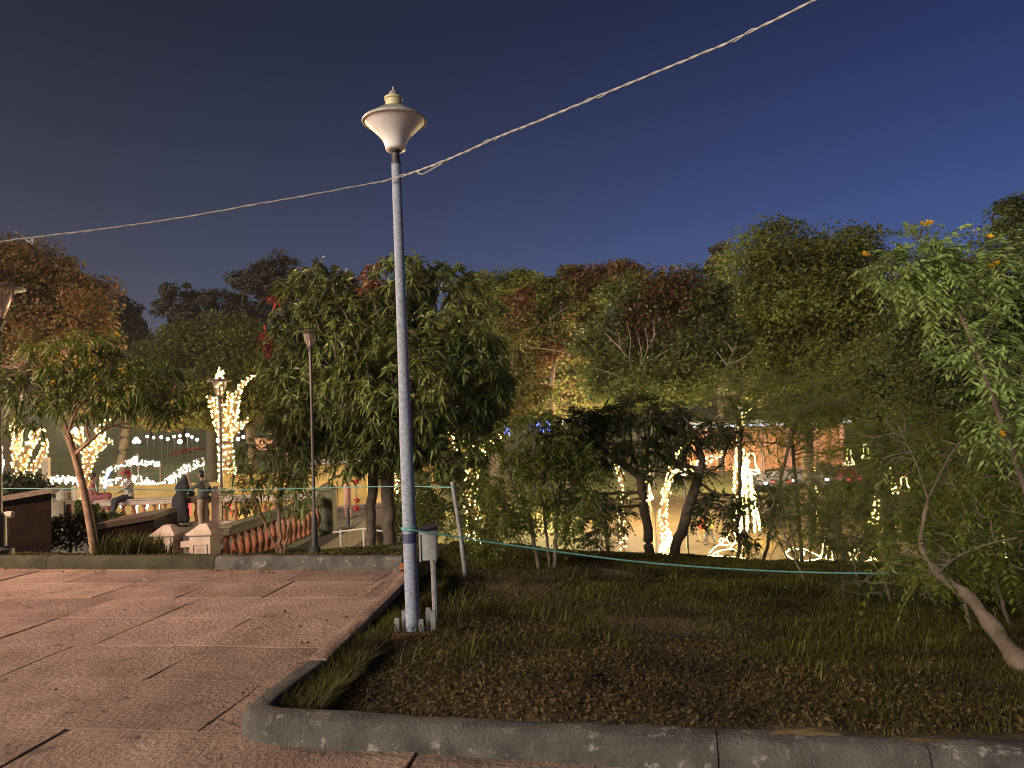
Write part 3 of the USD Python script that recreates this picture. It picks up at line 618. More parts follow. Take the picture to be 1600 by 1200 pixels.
def whorl_tree(name, label, base, stems, lobes, tips, leaf_l, leaf_w, per, mats, trunk_r, seed, droop=.55, shell=.6, split=.02, sprays=0, bark='bark_warm', front=None, cat_='tree', group=None, step=None, fork_up=.4, extra=None, wob=.12, ll_var=.5):
    """a tree whose long leaves hang in whorls at the twig ends."""
    r = np.random.default_rng(seed); cl, cd = in_lobes(lobes, tips, r, shell); size = max(max(l[1]) for l in lobes); step = step or size * .12
    t = Thing(name, label, cat_, base, group=group); tws = []; owner = r.integers(0, len(stems), tips)
    forks = np.array([s[1] for s in stems]); dd = np.linalg.norm(cl[:, None, :2] - forks[None, :, :2], axis=2) + r.normal(0, .2 * size, (tips, len(stems))); owner = dd.argmin(1)
    for i, (b, fk, tr) in enumerate(stems):
        sel = cl[owner == i]
        if len(sel) < 3: continue
        N, par, rad, kids = skeleton(b, fk, sel, step, seed + i, r0=tr, tip_r=.004, wobble=wob)
        wood, tw = skeleton_mesh(N, par, rad, kids, split)
        t.part('trunk', wood, bark, smooth=True)
        if tw is not None: tws.append(tw)
    if tws: t.part('twigs', cat(tws), bark, kind='stuff')
    def whorl(c, d, k, sd):
        rr = np.random.default_rng(sd); a = rr.uniform(0, 2 * PI, k); axis = d * .5 + np.array([0, 0, .5]); axis /= np.linalg.norm(axis)
        s = np.cross(axis, [.3, .2, .9]); s /= np.linalg.norm(s); u = np.cross(axis, s); el = rr.uniform(-.6, .85, k)
        D = np.cos(el)[:, None] * (np.cos(a)[:, None] * s + np.sin(a)[:, None] * u) + np.sin(el)[:, None] * axis
        L = leaf_l * rr.uniform(1 - ll_var, 1 + ll_var, k)
        return leaf_mesh(c - axis * rr.uniform(0, leaf_l * .5, (k, 1)), D, L, L * leaf_w, droop * rr.uniform(.6, 1.4), .12, sd)
    ms = [whorl(cl[i], cd[i], int(per * r.uniform(.7, 1.35)), seed * 1000 + i) for i in range(tips)]
    facing = np.argsort(cl[:, 1] - .25 * cl[:, 2]) if front is None else np.argsort(front(cl)); pick = set(facing[:sprays].tolist())
    red = np.zeros(tips, int)
    if extra:
        for mat_i, (ctr, rb, prob) in enumerate(extra): red[(np.linalg.norm((cl - np.asarray(ctr)) * [1, .55, 1], axis=1) < rb) & (r.uniform(0, 1, tips) < prob)] = mat_i + 1
    mname = lambda i: mats[0] if red[i] == 0 else mats[min(red[i], len(mats) - 1)]
    for i in sorted(pick): t.part('leaf_spray', ms[i], mname(i))
    for q in sorted(set(mname(i) for i in range(tips))):
        rest = [ms[i] for i in range(tips) if i not in pick and mname(i) == q]
        if rest: t.part('crown' if q == mats[0] else 'young_leaves', cat(rest), q, kind='stuff')
    return t
def frond_plant(name, label, base, stems, lobes, tips, flen, pairs, lw, ll, mats, trunk_r, seed, bark='bark_grey', cat_='shrub', per=3, shell=.4, droop=.45, split=.012, sprays=0, step=None, group=None, twigr=.003):
    r = np.random.default_rng(seed); cl, cd = in_lobes(lobes, tips, r, shell); size = max(max(l[1]) for l in lobes); step = step or size * .13
    t = Thing(name, label, cat_, base, group=group); tws = []
    forks = np.array([s[1] for s in stems]); owner = (np.linalg.norm(cl[:, None] - forks[None], axis=2) + r.normal(0, .15 * size, (tips, len(stems)))).argmin(1)
    for i, (b, fk, tr) in enumerate(stems):
        sel = cl[owner == i]
        if len(sel) < 2: continue
        N, par, rad, kids = skeleton(b, fk, sel, step, seed + i, r0=tr, tip_r=twigr)
        wood, tw = skeleton_mesh(N, par, rad, kids, split)
        if wood is not None: t.part('trunk', wood, bark, smooth=True)
        if tw is not None: tws.append(tw)
    if tws: t.part('twigs', cat(tws), bark, kind='stuff')
    ms = []
    for i in range(tips):
        k = max(1, int(per * r.uniform(.6, 1.5))); D = cd[i] * .6 + r.normal(0, .6, (k, 3)) + [0, 0, .1]
        ms.append(fronds(np.repeat(cl[i:i + 1], k, 0), D, flen * r.uniform(.6, 1.3, k), pairs, lw, ll, seed * 999 + i, droop))
    order = np.argsort(cl[:, 1])[:sprays]; pick = set(order.tolist())
    for i in sorted(pick): t.part('leaf_spray', ms[i], mats[0])
    rest = [ms[i] for i in range(tips) if i not in pick]
    if rest: t.part('crown', cat(rest), mats[0], kind='stuff')
    return t, cl

# mango tree in the middle
MD = 12.6
mb = P(590, 836, MD - .1)
mb[2] = height(mb[0], mb[1]) - .03
ml = px_lobes(MD, [(560, 520, 120, 100), (690, 500, 95, 95), (500, 480, 80, 78), (620, 440, 70, 48, -.3), (690, 590, 112, 92), (540, 620, 115, 85), (460, 560, 60, 70), (755, 590, 52, 85), (620, 600, 100, 90, -.8), (470, 660, 62, 52), (600, 690, 95, 50), (700, 690, 85, 52)])
yl1, yl2 = P(560, 425, MD - .9), P(415, 462, MD - .2)
whorl_tree('mango_tree', 'large bushy mango tree with reddish young leaves beside the lamp post', mb,
           [(mb + [-.13, 0, -.1], P(585, 700, MD), .085), (mb + [.18, .05, -.1], P(605, 690, MD + .1), .11)], ml, 2300, .165, .22, 20,
           ['mango_leaf', 'young_leaf', 'red_leaf', 'red_leaf', 'mango_leaf_warm'], .11, 31, droop=.34, shell=.6, sprays=280, bark='bark_grey', split=.022,
           extra=[(P(565, 432, MD - .6), .36, .75), (P(414, 466, MD - .2), .22, 1), (P(428, 525, MD - .2), .26, .8), (P(480, 450, MD - .6), .95, .5)])
# low mango branches in front of the railing
whorl_tree('mango_sapling', 'dark leafy sapling with V shaped bare stems in front of the green railing', ground_at(436, 12.0), [(ground_at(436, 12.0), P(436, 810, 12.0), .03), (ground_at(440, 12.0), P(462, 770, 12.0), .022), (ground_at(432, 12.0), P(398, 778, 12.0), .02)],
           px_lobes(12.0, [(420, 720, 62, 48), (470, 700, 45, 60), (385, 775, 38, 26), (455, 770, 48, 34), (540, 720, 50, 34)]), 230, .15, .22, 9, ['mango_leaf'], .03, 37, sprays=60, bark='bark_warm', split=.01, cat_='sapling', shell=.3)
# leaning small tree on the left
SD = 10.4
sb = P(150, 858, SD); sb[2] = height(sb[0], sb[1]) - .05
tk = catmull([sb, P(136, 790, SD), P(118, 715, SD), P(100, 668, SD)], 4)
st = Thing('leaning_tree', 'slender leaning tree with yellow green drooping leaves near the left kerb', 'tree', sb)
st.part('trunk', tube(tk, np.linspace(.062, .04, len(tk)), 10), 'bark_warm', smooth=True)
limbs = [([(118, 710), (140, 690), (175, 665), (240, 650)], .03, .012), ([(112, 690), (95, 650), (70, 622), (40, 612)], .034, .012), ([(106, 680), (120, 640), (150, 600)], .024, .01), ([(140, 690), (135, 660), (142, 630)], .016, .008), ([(175, 665), (215, 668), (275, 640), (300, 655)], .014, .006), ([(70, 622), (50, 590), (30, 575)], .014, .006), ([(92, 645), (98, 600), (110, 560)], .016, .006), ([(150, 600), (170, 570), (185, 540)], .012, .005), ([(240, 650), (270, 620), (290, 600)], .01, .005)]
r_ = np.random.default_rng(3); ends = []
for pl, ra, rb in limbs:
    q = [P(x, y, SD + (i * r_.uniform(-.16, .16))) for i, (x, y) in enumerate(pl)]; c_ = catmull(q, 4); st.part('limb', tube(c_, np.linspace(ra, rb, len(c_)), 7), 'bark_warm', smooth=True); ends.append(c_)
cl, cd = in_lobes(px_lobes(SD, [(110, 560, 85, 42), (210, 585, 80, 42), (60, 600, 72, 45), (160, 620, 110, 42), (265, 620, 52, 42), (15, 580, 55, 40), (30, 650, 42, 22), (150, 535, 55, 22)]), 420, r_, .2)
allp = np.vstack(ends); tw, fw = [], []
d_, i_ = cKDTree(allp).query(cl)
for a, b in zip(allp[i_], cl): tw.append(tube([a, (a + b) / 2 + r_.normal(0, .04, 3) + [0, 0, .04], b], [.006, .004, .003], 3, False))
st.part('twigs', cat(tw), 'bark_grey', kind='stuff')
far, blooms, sm = [], [], []
for i in range(len(cl)):
    k = int(r_.uniform(7, 13)); D = r_.normal(0, 1, (k, 3)) * [1, 1, .5] + cd[i] * .4
    m = leaf_mesh(cl[i] + r_.normal(0, .035, (k, 3)), D, .155 * r_.uniform(.6, 1.3, k), .155 * .2, .7, .1, i)
    (sm if i < 160 else far).append(m)
    if r_.uniform() < .05: blooms.append(leaf_mesh(np.repeat(cl[i:i + 1], 6, 0), r_.normal(0, 1, (6, 3)), .06, .035, .2, .1, i))
for m in sm: st.part('leaf_spray', m, 'small_tree_leaf')
st.part('crown', cat(far), 'small_tree_leaf', kind='stuff'); st.part('flowers', cat(blooms), 'yellow_flower', kind='stuff')

# background trees
def bt(name, label, bx, d, lobes, clumps, per, leaf, mats, tr, seed, fork_y, fx=None, **k):
    clumps = int(clumps * 1.15)
    b = ground_at(bx, d) - [0, 0, .3]; return crown_tree(name, label, b, P(fx or bx, fork_y, d), px_lobes(d, lobes), clumps, per, leaf, mats, tr, seed, **k)
bt('rain_tree', 'huge rounded brown lit tree at the left edge behind the lamp', 20, 46, [(30, 450, 95, 68), (100, 480, 75, 75), (-30, 430, 90, 60), (60, 540, 110, 45), (-60, 520, 80, 70)], 420, 70, .34, ['brown_crown', 'olive_crown'], .5, 51, 620)
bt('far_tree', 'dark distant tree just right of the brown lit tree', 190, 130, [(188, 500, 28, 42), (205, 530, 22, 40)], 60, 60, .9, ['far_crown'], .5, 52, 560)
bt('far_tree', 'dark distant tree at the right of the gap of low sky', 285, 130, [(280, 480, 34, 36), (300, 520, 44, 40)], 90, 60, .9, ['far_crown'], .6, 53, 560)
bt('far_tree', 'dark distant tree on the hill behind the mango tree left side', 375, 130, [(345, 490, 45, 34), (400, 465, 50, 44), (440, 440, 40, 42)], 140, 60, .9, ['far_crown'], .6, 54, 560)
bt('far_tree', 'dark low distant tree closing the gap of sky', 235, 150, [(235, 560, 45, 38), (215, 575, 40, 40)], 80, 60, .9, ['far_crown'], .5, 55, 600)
bt('spreading_tree', 'wide flat olive tree behind the park lamp and light wrapped trunk', 330, 74, [(330, 535, 75, 34), (270, 570, 70, 40), (390, 550, 60, 42), (340, 600, 100, 40)], 300, 60, .5, ['olive_crown', 'yellow_green_crown'], .5, 56, 680)
bt('spreading_tree', 'yellow green tree lit from below left of the mango tree', 395, 56, [(400, 620, 55, 48), (350, 630, 60, 40), (430, 590, 45, 50)], 200, 60, .34, ['yellow_green_crown'], .35, 57, 710)
bt('spreading_tree', 'low olive tree behind the leaning tree', 190, 60, [(180, 600, 70, 45), (230, 620, 80, 40), (120, 620, 70, 40), (270, 640, 60, 30)], 260, 60, .36, ['olive_crown', 'brown_crown'], .35, 58, 720)
bt('spreading_tree', 'olive tree rising just right of the mango crown', 770, 62, [(765, 470, 60, 45), (810, 460, 50, 38), (740, 510, 60, 50), (790, 540, 80, 50)], 260, 60, .42, ['olive_crown'], .5, 59, 640)
ft1 = bt('flame_tree', 'tree with orange red blossom and bare pale limbs right of the mango tree', 880, 40, [(850, 480, 60, 42), (910, 450, 55, 34), (960, 440, 60, 28), (830, 530, 55, 45), (900, 520, 60, 50), (800, 620, 60, 50)], 330, 62, .28, ['olive_crown', 'brown_crown'], .11, 60, 620, fx=860,
   blossoms=([P(800, 470, 39), P(960, 425, 40), P(910, 440, 40), P(870, 565, 39)], [1.3, 1.8, 1.2, 1.2], .8), bark='bark_pale')
ft2 = bt('flame_tree', 'dark reddish tree with many upright pale limbs in the middle right', 1010, 34, [(1010, 470, 75, 45), (1080, 470, 62, 44), (960, 540, 60, 48), (1060, 560, 85, 48), (1010, 600, 100, 40), (1120, 560, 55, 60)], 380, 62, .25, ['dark_crown', 'olive_crown'], .13, 61, 600, fx=1005,
   blossoms=([P(1040, 440, 33), P(1010, 500, 33)], [1.6, 1.3], .6), bark='bark_pale')
def limbs_on(t, d, lines, ra, mat='bark_pale', sd=1):
    r = np.random.default_rng(sd)
    for ln in lines: q = catmull([P(x, y, d + r.uniform(-.25, .25)) for x, y in ln], 4); t.part('limb', tube(q, np.linspace(ra, ra * .45, len(q)), 6), mat, smooth=True)
limbs_on(ft1, 38.7, [[(890, 556), (872, 535), (862, 510), (858, 484)], [(872, 535), (850, 525), (830, 510)], [(862, 510), (845, 495), (830, 486)], [(890, 552), (850, 545), (806, 540)], [(872, 535), (880, 505), (875, 478)], [(859, 500), (870, 490), (888, 480)], [(850, 525), (838, 528), (822, 522)], [(890, 556), (905, 530), (912, 505)]], .036)
limbs_on(ft2, 32.6, [[(992, 622), (990, 590), (984, 560), (985, 530), (979, 503)], [(990, 590), (1005, 565), (1012, 540), (1008, 512)], [(1005, 570), (1030, 555), (1050, 545), (1072, 538)], [(992, 612), (1020, 590), (1042, 572), (1074, 540)], [(984, 560), (970, 545), (967, 518)], [(1012, 545), (1022, 525), (1021, 503)], [(992, 602), (960, 585), (928, 575)], [(1000, 576), (1002, 550), (995, 518)], [(1020, 590), (1060, 580), (1090, 570)], [(970, 545), (955, 530), (945, 520)]], .034, sd=2)
limbs_on(ft2, 32.2, [[(1128, 594), (1136, 570), (1146, 550), (1151, 533)], [(1136, 570), (1120, 550), (1110, 540)], [(1146, 550), (1134, 533)], [(1136, 570), (1160, 560), (1178, 545)], [(1128, 594), (1105, 580), (1092, 560)]], .03, sd=3)
bt('tall_tree', 'tall rounded dark green tree rising above the others on the right', 1260, 40, [(1220, 420, 90, 68), (1310, 420, 80, 66), (1260, 500, 130, 70), (1180, 480, 65, 60), (1350, 490, 70, 60), (1250, 580, 120, 50)], 520, 66, .30, ['olive_crown', 'dark_crown'], .30, 62, 650)
bt('tall_tree', 'small dark tree top poking up left of the tall round tree', 1125, 70, [(1125, 410, 16, 30), (1120, 450, 25, 40)], 50, 60, .5, ['far_crown'], .3, 63, 560)
bt('broad_tree', 'broad dark tree filling the right edge behind the yellow flowers', 1500, 24, [(1590, 420, 62, 70), (1500, 480, 90, 70), (1620, 500, 90, 90), (1440, 540, 80, 70), (1540, 580, 110, 70), (1600, 650, 90, 60), (1480, 640, 80, 60)], 480, 60, .19, ['dark_crown', 'fern_leaf_dark'], .28, 64, 700, fx=1520)
bt('broad_tree', 'thin dark tree top at the upper right edge', 1590, 30, [(1575, 335, 30, 32), (1610, 360, 40, 50)], 50, 40, .2, ['dark_crown'], .2, 65, 600)
bt('broad_tree', 'shadowy tree between the tall round tree and the right edge', 1380, 30, [(1380, 580, 70, 50), (1330, 620, 70, 45), (1430, 620, 70, 55), (1250, 640, 60, 35)], 260, 60, .2, ['dark_crown', 'olive_crown'], .22, 66, 730)
bt('spreading_tree', 'olive tree filling the gap left of the pale limbs', 885, 56, [(880, 600, 65, 48), (930, 610, 60, 40), (850, 630, 55, 35)], 170, 60, .36, ['olive_crown', 'brown_crown'], .2, 68, 690)
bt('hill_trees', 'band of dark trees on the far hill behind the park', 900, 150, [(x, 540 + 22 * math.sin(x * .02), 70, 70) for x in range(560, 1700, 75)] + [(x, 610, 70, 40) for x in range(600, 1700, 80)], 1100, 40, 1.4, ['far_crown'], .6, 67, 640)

# nearer spreading trees and shrubs on the bank
def fp(name, label, bx, d, stems, lobes, tips, flen, pairs, lw, ll, mats, seed, **k):
    b = ground_at(bx, d) - [0, 0, .05]
    ss = [(ground_at(s[0], d) - [0, 0, .05], P(s[1], s[2], d), s[3]) for s in stems]
    return frond_plant(name, label, b, ss, px_lobes(d, lobes), tips, flen, pairs, lw, ll, mats, .05, seed, **k)
fp('spreading_tree', 'forked tree with a dark flat crown leaning over the lit park path', 1022, 15.5, [(1012, 1000, 745, .10), (1030, 1098, 722, .11)],
   [(890, 665, 75, 22), (1000, 645, 80, 24), (1090, 680, 70, 22), (860, 718, 60, 18), (970, 705, 85, 18), (1060, 735, 60, 12), (1125, 785, 38, 15), (925, 790, 45, 15)], 430, .30, 7, .34, .105, ['fern_leaf_dark'], 71, cat_='tree', per=5, split=.018, bark='bark_grey')
fp('young_tree', 'thin tree with pinkish pale trunk and feathery leaves on the grass bank', 832, 10.0, [(836, 825, 800, .030), (858, 872, 790, .028), (852, 850, 800, .02)],
   [(800, 770, 55, 55), (860, 740, 55, 60), (830, 690, 60, 40), (900, 790, 50, 45), (770, 820, 40, 35), (900, 720, 45, 50)], 260, .26, 7, .3, .075, ['fern_leaf'], 72, cat_='tree', bark='bark_grey', per=5, split=.01, sprays=60)
fp('fern_bush', 'bright yellow green feathery bush behind the leaning fence post', 740, 12.6, [(730, 735, 800, .02), (760, 765, 790, .02)],
   [(740, 790, 55, 45), (690, 800, 40, 40), (780, 800, 50, 45), (720, 740, 40, 30)], 210, .27, 8, .3, .075, ['shrub_leaf'], 73, per=4)
fp('spreading_tree', 'grey branched tree with thin leaves in front of the orange wall', 1190, 20, [(1132, 1158, 670, .055), (1150, 1240, 660, .045)],
   [(1160, 600, 70, 40), (1240, 610, 70, 45), (1120, 640, 50, 30), (1200, 650, 80, 25), (1300, 620, 60, 40)], 330, .4, 7, .3, .11, ['fern_leaf'], 74, cat_='tree', per=3, bark='bark_grey', split=.02)
fp('twiggy_shrub', 'tangled grey twiggy shrub with pale dry leaves right of the light cone', 1250, 14, [(1240, 1230, 800, .022), (1255, 1265, 790, .022), (1270, 1300, 800, .02), (1230, 1200, 810, .016)],
   [(1230, 770, 50, 55), (1280, 760, 55, 50), (1320, 790, 50, 50), (1200, 790, 40, 45), (1260, 820, 60, 40)], 420, .18, 6, .4, .06, ['shrub_leaf'], 75, per=2, bark='bark_pale', split=.008, shell=.1, twigr=.006)
fp('feathery_bush', 'large feathery dark bush filling the right side above the rope', 1430, 12, [(1400, 1390, 820, .03), (1440, 1430, 800, .03), (1490, 1480, 810, .03), (1540, 1540, 800, .03)],
   [(1360, 720, 70, 60), (1430, 690, 75, 65), (1500, 720, 80, 70), (1570, 720, 80, 80), (1400, 800, 70, 45), (1480, 820, 75, 45), (1560, 820, 60, 40), (1330, 830, 45, 40), (1600, 640, 60, 60)], 820, .26, 9, .24, .06, ['fern_leaf'], 76, per=6, sprays=80)
fp('feathery_bush', 'tall loose bush between the orange wall and the right light cone', 1290, 12.6, [(1285, 1280, 810, .02), (1310, 1310, 800, .02)], [(1270, 770, 50, 45), (1320, 760, 50, 50), (1300, 820, 60, 35), (1340, 700, 40, 40), (1240, 800, 35, 40)], 230, .24, 9, .24, .055, ['fern_leaf'], 90, per=4)
fp('feathery_bush', 'full soft bush low at the right edge hiding the leaning trunk', 1540, 7.0, [(1560, 1540, 860, .018), (1600, 1590, 840, .018), (1500, 1490, 880, .016)],
   [(1500, 800, 70, 50), (1580, 820, 70, 60), (1440, 850, 60, 45), (1540, 880, 60, 35), (1600, 900, 50, 50), (1480, 870, 60, 30), (1400, 790, 55, 45), (1580, 720, 60, 50)], 420, .2, 9, .25, .045, ['fern_leaf'], 91, per=5, sprays=60)
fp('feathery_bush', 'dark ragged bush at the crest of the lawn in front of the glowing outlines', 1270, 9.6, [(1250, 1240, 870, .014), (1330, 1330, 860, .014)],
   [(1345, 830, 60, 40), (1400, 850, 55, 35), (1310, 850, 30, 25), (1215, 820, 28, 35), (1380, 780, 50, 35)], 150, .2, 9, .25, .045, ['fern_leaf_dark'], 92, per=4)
fp('spreading_tree', 'leafy tree screening the middle of the orange wall', 1235, 24, [(1245, 1238, 690, .06)], [(1215, 665, 55, 30), (1270, 670, 50, 32), (1185, 690, 40, 22), (1300, 690, 40, 28)], 170, .4, 8, .28, .09, ['fern_leaf'], 93, cat_='tree', per=4, bark='bark_dark', split=.018)
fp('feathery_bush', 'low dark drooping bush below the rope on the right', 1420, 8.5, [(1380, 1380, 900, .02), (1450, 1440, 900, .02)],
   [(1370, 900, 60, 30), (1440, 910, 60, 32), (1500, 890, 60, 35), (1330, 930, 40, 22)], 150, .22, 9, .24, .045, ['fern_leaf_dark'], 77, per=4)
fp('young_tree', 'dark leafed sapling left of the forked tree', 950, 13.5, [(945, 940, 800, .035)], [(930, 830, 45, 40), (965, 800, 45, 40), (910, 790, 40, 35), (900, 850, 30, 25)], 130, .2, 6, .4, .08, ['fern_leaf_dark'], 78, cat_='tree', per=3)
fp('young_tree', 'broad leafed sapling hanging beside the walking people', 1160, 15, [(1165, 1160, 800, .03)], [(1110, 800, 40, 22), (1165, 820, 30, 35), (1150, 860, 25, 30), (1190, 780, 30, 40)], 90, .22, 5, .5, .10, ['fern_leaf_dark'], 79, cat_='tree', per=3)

# near flowering tree at the right edge
ND = 5.0
nb = G(1604, 1046, -.02)
nt = Thing('trumpet_flower_tree', 'near leaning tree with toothed green leaves and yellow flowers at the right edge', 'tree', nb)
tk = catmull([nb - [-.1, 0, .15], nb, P(1555, 985, ND), P(1510, 930, ND + .1), P(1465, 895, ND + .15), P(1440, 850, ND + .2), P(1450, 780, ND + .2)], 5)
tk = catmull(tk[::2], 6); tv, tf = tube(tk, (.068 * (1 - np.linspace(0, 1, len(tk))) ** 1.4 + .012) * (1 + .12 * np.sin(np.arange(len(tk)) * .45)), 18)
tn = meshkit.fbm(tv * 14, 4, 3) - .5; tv = tv + (tn * .035)[:, None] * np.array([.6, -.5, .6]); nt.part('trunk', (tv, tf), 'bark_grey', smooth=True)
stems = [([(1600, 1040), (1640, 900), (1600, 760), (1565, 660), (1530, 560), (1490, 470), (1460, 400)], .026, .008), ([(1465, 895), (1500, 868), (1545, 850), (1590, 840)], .008, .005), ([(1450, 780), (1430, 720), (1400, 660)], .009, .005), ([(1450, 780), (1480, 720), (1500, 690)], .009, .005), ([(1530, 560), (1560, 480), (1560, 410)], .010, .005), ([(1490, 470), (1430, 430), (1370, 410)], .010, .005), ([(1565, 660), (1600, 580)], .012, .006)]
ns = []
for pl, ra, rb in stems:
    q = catmull([P(x, y, ND + .12 * math.sin(i * 1.3) - .15 * (pl[0][0] == 1600)) for i, (x, y) in enumerate(pl)], 5); nt.part('branch', tube(q, np.linspace(ra, rb, len(q)), 8), 'bark_grey', smooth=True); ns.append(q)
r_ = np.random.default_rng(12)
cl, cd = in_lobes(px_lobes(ND - .15, [(1455, 400, 46, 46), (1400, 425, 60, 26), (1505, 430, 58, 40), (1560, 405, 38, 32), (1480, 490, 42, 28), (1525, 550, 38, 30), (1590, 600, 34, 60), (1570, 660, 30, 40)]), 180, r_, .1)
tw = []
cl2, cd2 = in_lobes(px_lobes(ND + .3, [(1450, 730, 90, 50), (1530, 760, 70, 60), (1400, 690, 60, 45), (1590, 690, 50, 60), (1560, 850, 60, 40), (1480, 850, 60, 35), (1430, 870, 55, 30)]), 118, r_, .1)
al = np.vstack(ns)
def grow_from(path, targets, sd):
    par0 = [-1] + list(range(len(path) - 1)); r = np.random.default_rng(sd); N = [np.array(q) for q in path]; par = par0[:]; alive = np.ones(len(targets), bool); st_ = .09
    for it in range(60):
        if not alive.any(): break
        d, i = cKDTree(np.array(N)).query(targets[alive]); idx = np.where(alive)[0]; g = {}
        for k, dd, nd in zip(idx, d, i):
            if dd < st_ * 1.2: N.append(targets[k]); par.append(int(nd)); alive[k] = False
            else: g.setdefault(int(nd), []).append(targets[k] - N[nd])
        for nd, vs in g.items():
            m = np.mean([q / np.linalg.norm(q) for q in vs], 0) + r.normal(0, .15, 3); N.append(N[nd] + m / np.linalg.norm(m) * st_); par.append(nd)
    n0 = len(path); return [tube([N[p], N[k]], [.0045, .0035], 4, False) for k, p in enumerate(par) if k >= n0]
tw += grow_from(al, cl, 1) + grow_from(al, cl2, 2)
nt.part('twigs', cat(tw), 'bark_grey', kind='stuff')
nt.part('crown', cat([fronds(cl + r_.normal(0, .05, cl.shape), r_.normal(0, .7, cl.shape) + cd * .5, r_.uniform(.18, .27, len(cl)), 7, .33, .072, 71, .35)]), 'near_leaf', kind='stuff')
for i in range(len(cl)):
    nt.part('leaf_spray', fronds(cl[i:i + 1], r_.normal(0, .7, (1, 3)) + cd[i] * .5, r_.uniform(.18, .27, 1), 7, .33, .072, 5000 + i, .35), 'near_leaf')
for i in range(len(cl2)):
    nt.part('leaf_spray', fronds(cl2[i:i + 1], r_.normal(0, .7, (1, 3)) + cd2[i] * .5, r_.uniform(.18, .27, 1), 8, .34, .07, 6000 + i, .8), 'fern_leaf')
for fx_, fy_ in [(1352, 398), (1452, 349), (1545, 370), (1547, 417), (1556, 412), (1566, 678), (1443, 351)]:
    c = P(fx_, fy_, ND - .35); k = 7; a = np.arange(k) * 2 * PI / k; D = np.stack([np.cos(a), np.sin(a) * .6 - .5, np.sin(a) * .5 + .2], 1)
    a0 = al[np.argmin(np.linalg.norm(al - c, axis=1))]; near_ = cl[np.argmin(np.linalg.norm(cl - c, axis=1))]; a0 = near_ if np.linalg.norm(near_ - c) < np.linalg.norm(a0 - c) else a0
    nt.part('flower_stalk', tube([a0, (a0 + c) / 2 + [0, 0, .015], c], .0035, 4, False), 'bark_grey')
    nt.part('leaf_pair', fronds(np.repeat(((a0 + c) / 2)[None], 2, 0), r_.normal(0, .6, (2, 3)) + [0, 0, .4], .13, 5, .33, .055, int(fx_) + 7, .3), 'near_leaf')
    nt.part('flower', leaf_mesh(np.repeat(c[None], k, 0), D, .036, .026, .15, .1, int(fx_)), 'yellow_flower')

# ------------------------------------------------------------------ grass
def blades(n, xr, yr, hmin, hmax, keep, seed, lean=.35, wd=.006):
    r = np.random.default_rng(seed); x = r.uniform(*xr, n); y = r.uniform(*yr, n); k = keep(x, y, r); x, y = x[k], y[k]; n = len(x)
    z = height(x, y) - .01; h = r.uniform(hmin, hmax, n); a = r.uniform(0, 2 * PI, n); w = wd * r.uniform(.6, 1.5, n) * (1 + .10 * np.clip(y - 4, 0, 10)); ln = h * lean * r.uniform(.3, 1.8, n)
    b = np.stack([x, y, z], 1); s = np.stack([-np.sin(a), np.cos(a), 0 * a], 1) * w[:, None]; d = np.stack([np.cos(a), np.sin(a), 0 * a], 1)
    mid = b + d * (ln * .35)[:, None] + [0, 0, 1] * (h * .6)[:, None]; tip = b + d * ln[:, None] + [0, 0, 1] * h[:, None]
    v = np.stack([b - s, b + s, mid - s * .7, mid + s * .7, tip], 1).reshape(-1, 3); q = np.arange(n)[:, None] * 5
    return v, np.concatenate([q + [0, 1, 3], q + [0, 3, 2], q + [2, 3, 4]], 1).reshape(-1, 3)
def patch(x, y, sc, sd): return meshkit.fbm(np.stack([x * sc, y * sc, 0 * x], -1), 3, sd)
inbed = lambda x, y: (x > edge_x(np.clip(y, 3, 9)) + .14) & (y > near_kerb_y(x) + .165)
single('grass', blades(420000, (-2, 9.5), (3.4, 12.6), .012, .055, lambda x, y, r: inbed(x, y) & (patch(x, y, .8, 4) + .05 * (y - 7) + .25 * sstep(.8, 4, x) + r.uniform(-.2, .2, len(x)) + .30 * sstep(.4, 2.2, x - .25 * (y - 4)) > .56), 1, .6, .004), 'grass_blade', 'short rough grass over the bank right of the lamp post', 'grass', kind='stuff')
single('grass', blades(60000, (-1.7, -.5), (3.9, 8.9), .06, .20, lambda x, y, r: (x > edge_x(np.clip(y, 3, 9)) + .10) & (x < edge_x(np.clip(y, 3, 9)) + .42) & (y > near_kerb_y(x) + .2) & (patch(x, y, 2, 14) > .36), 2, .8, .005), 'grass_blade', 'ragged grass edge growing along the right side of the paving', 'grass', kind='stuff')
single('grass', blades(70000, (-13, -1.2), (8.4, 13.2), .012, .045, lambda x, y, r: (y > far_kerb_y(x) + .17) & (y < far_kerb_y(x) + np.where(x > -4.6, 4, 1.7)) & (patch(x, y, 1.1, 24) > .36), 3, .4, .007), 'grass_blade', 'grass strip behind the far kerb', 'grass', kind='stuff')
gc = P(195, 840, 10.5)
single('grass_tuft', blades(2600, (gc[0] - .55, gc[0] + .75), (gc[1] - .3, gc[1] + .7), .10, .34, lambda x, y, r: np.hypot((x - gc[0] - .1) / .6, (y - gc[1] - .1) / .5) < r.uniform(.2, 1, len(x)), 4, .5, .005), 'grass_blade', 'tall grass tuft at the foot of the leaning tree', 'grass', kind='stuff')
def litter(n, xr, yr, keep, seed, size):
    r = np.random.default_rng(seed); x = r.uniform(*xr, n); y = r.uniform(*yr, n); k = keep(x, y, r); x, y = x[k], y[k]; n = len(x)
    p = np.stack([x, y, height(x, y) + r.uniform(.0, .035, n)], 1); nr = r.normal(0, .55, (n, 3)) + [0, 0, .8]
    return quad_leaves(p, nr, size * r.uniform(.4, 1.5, n), .5, seed)
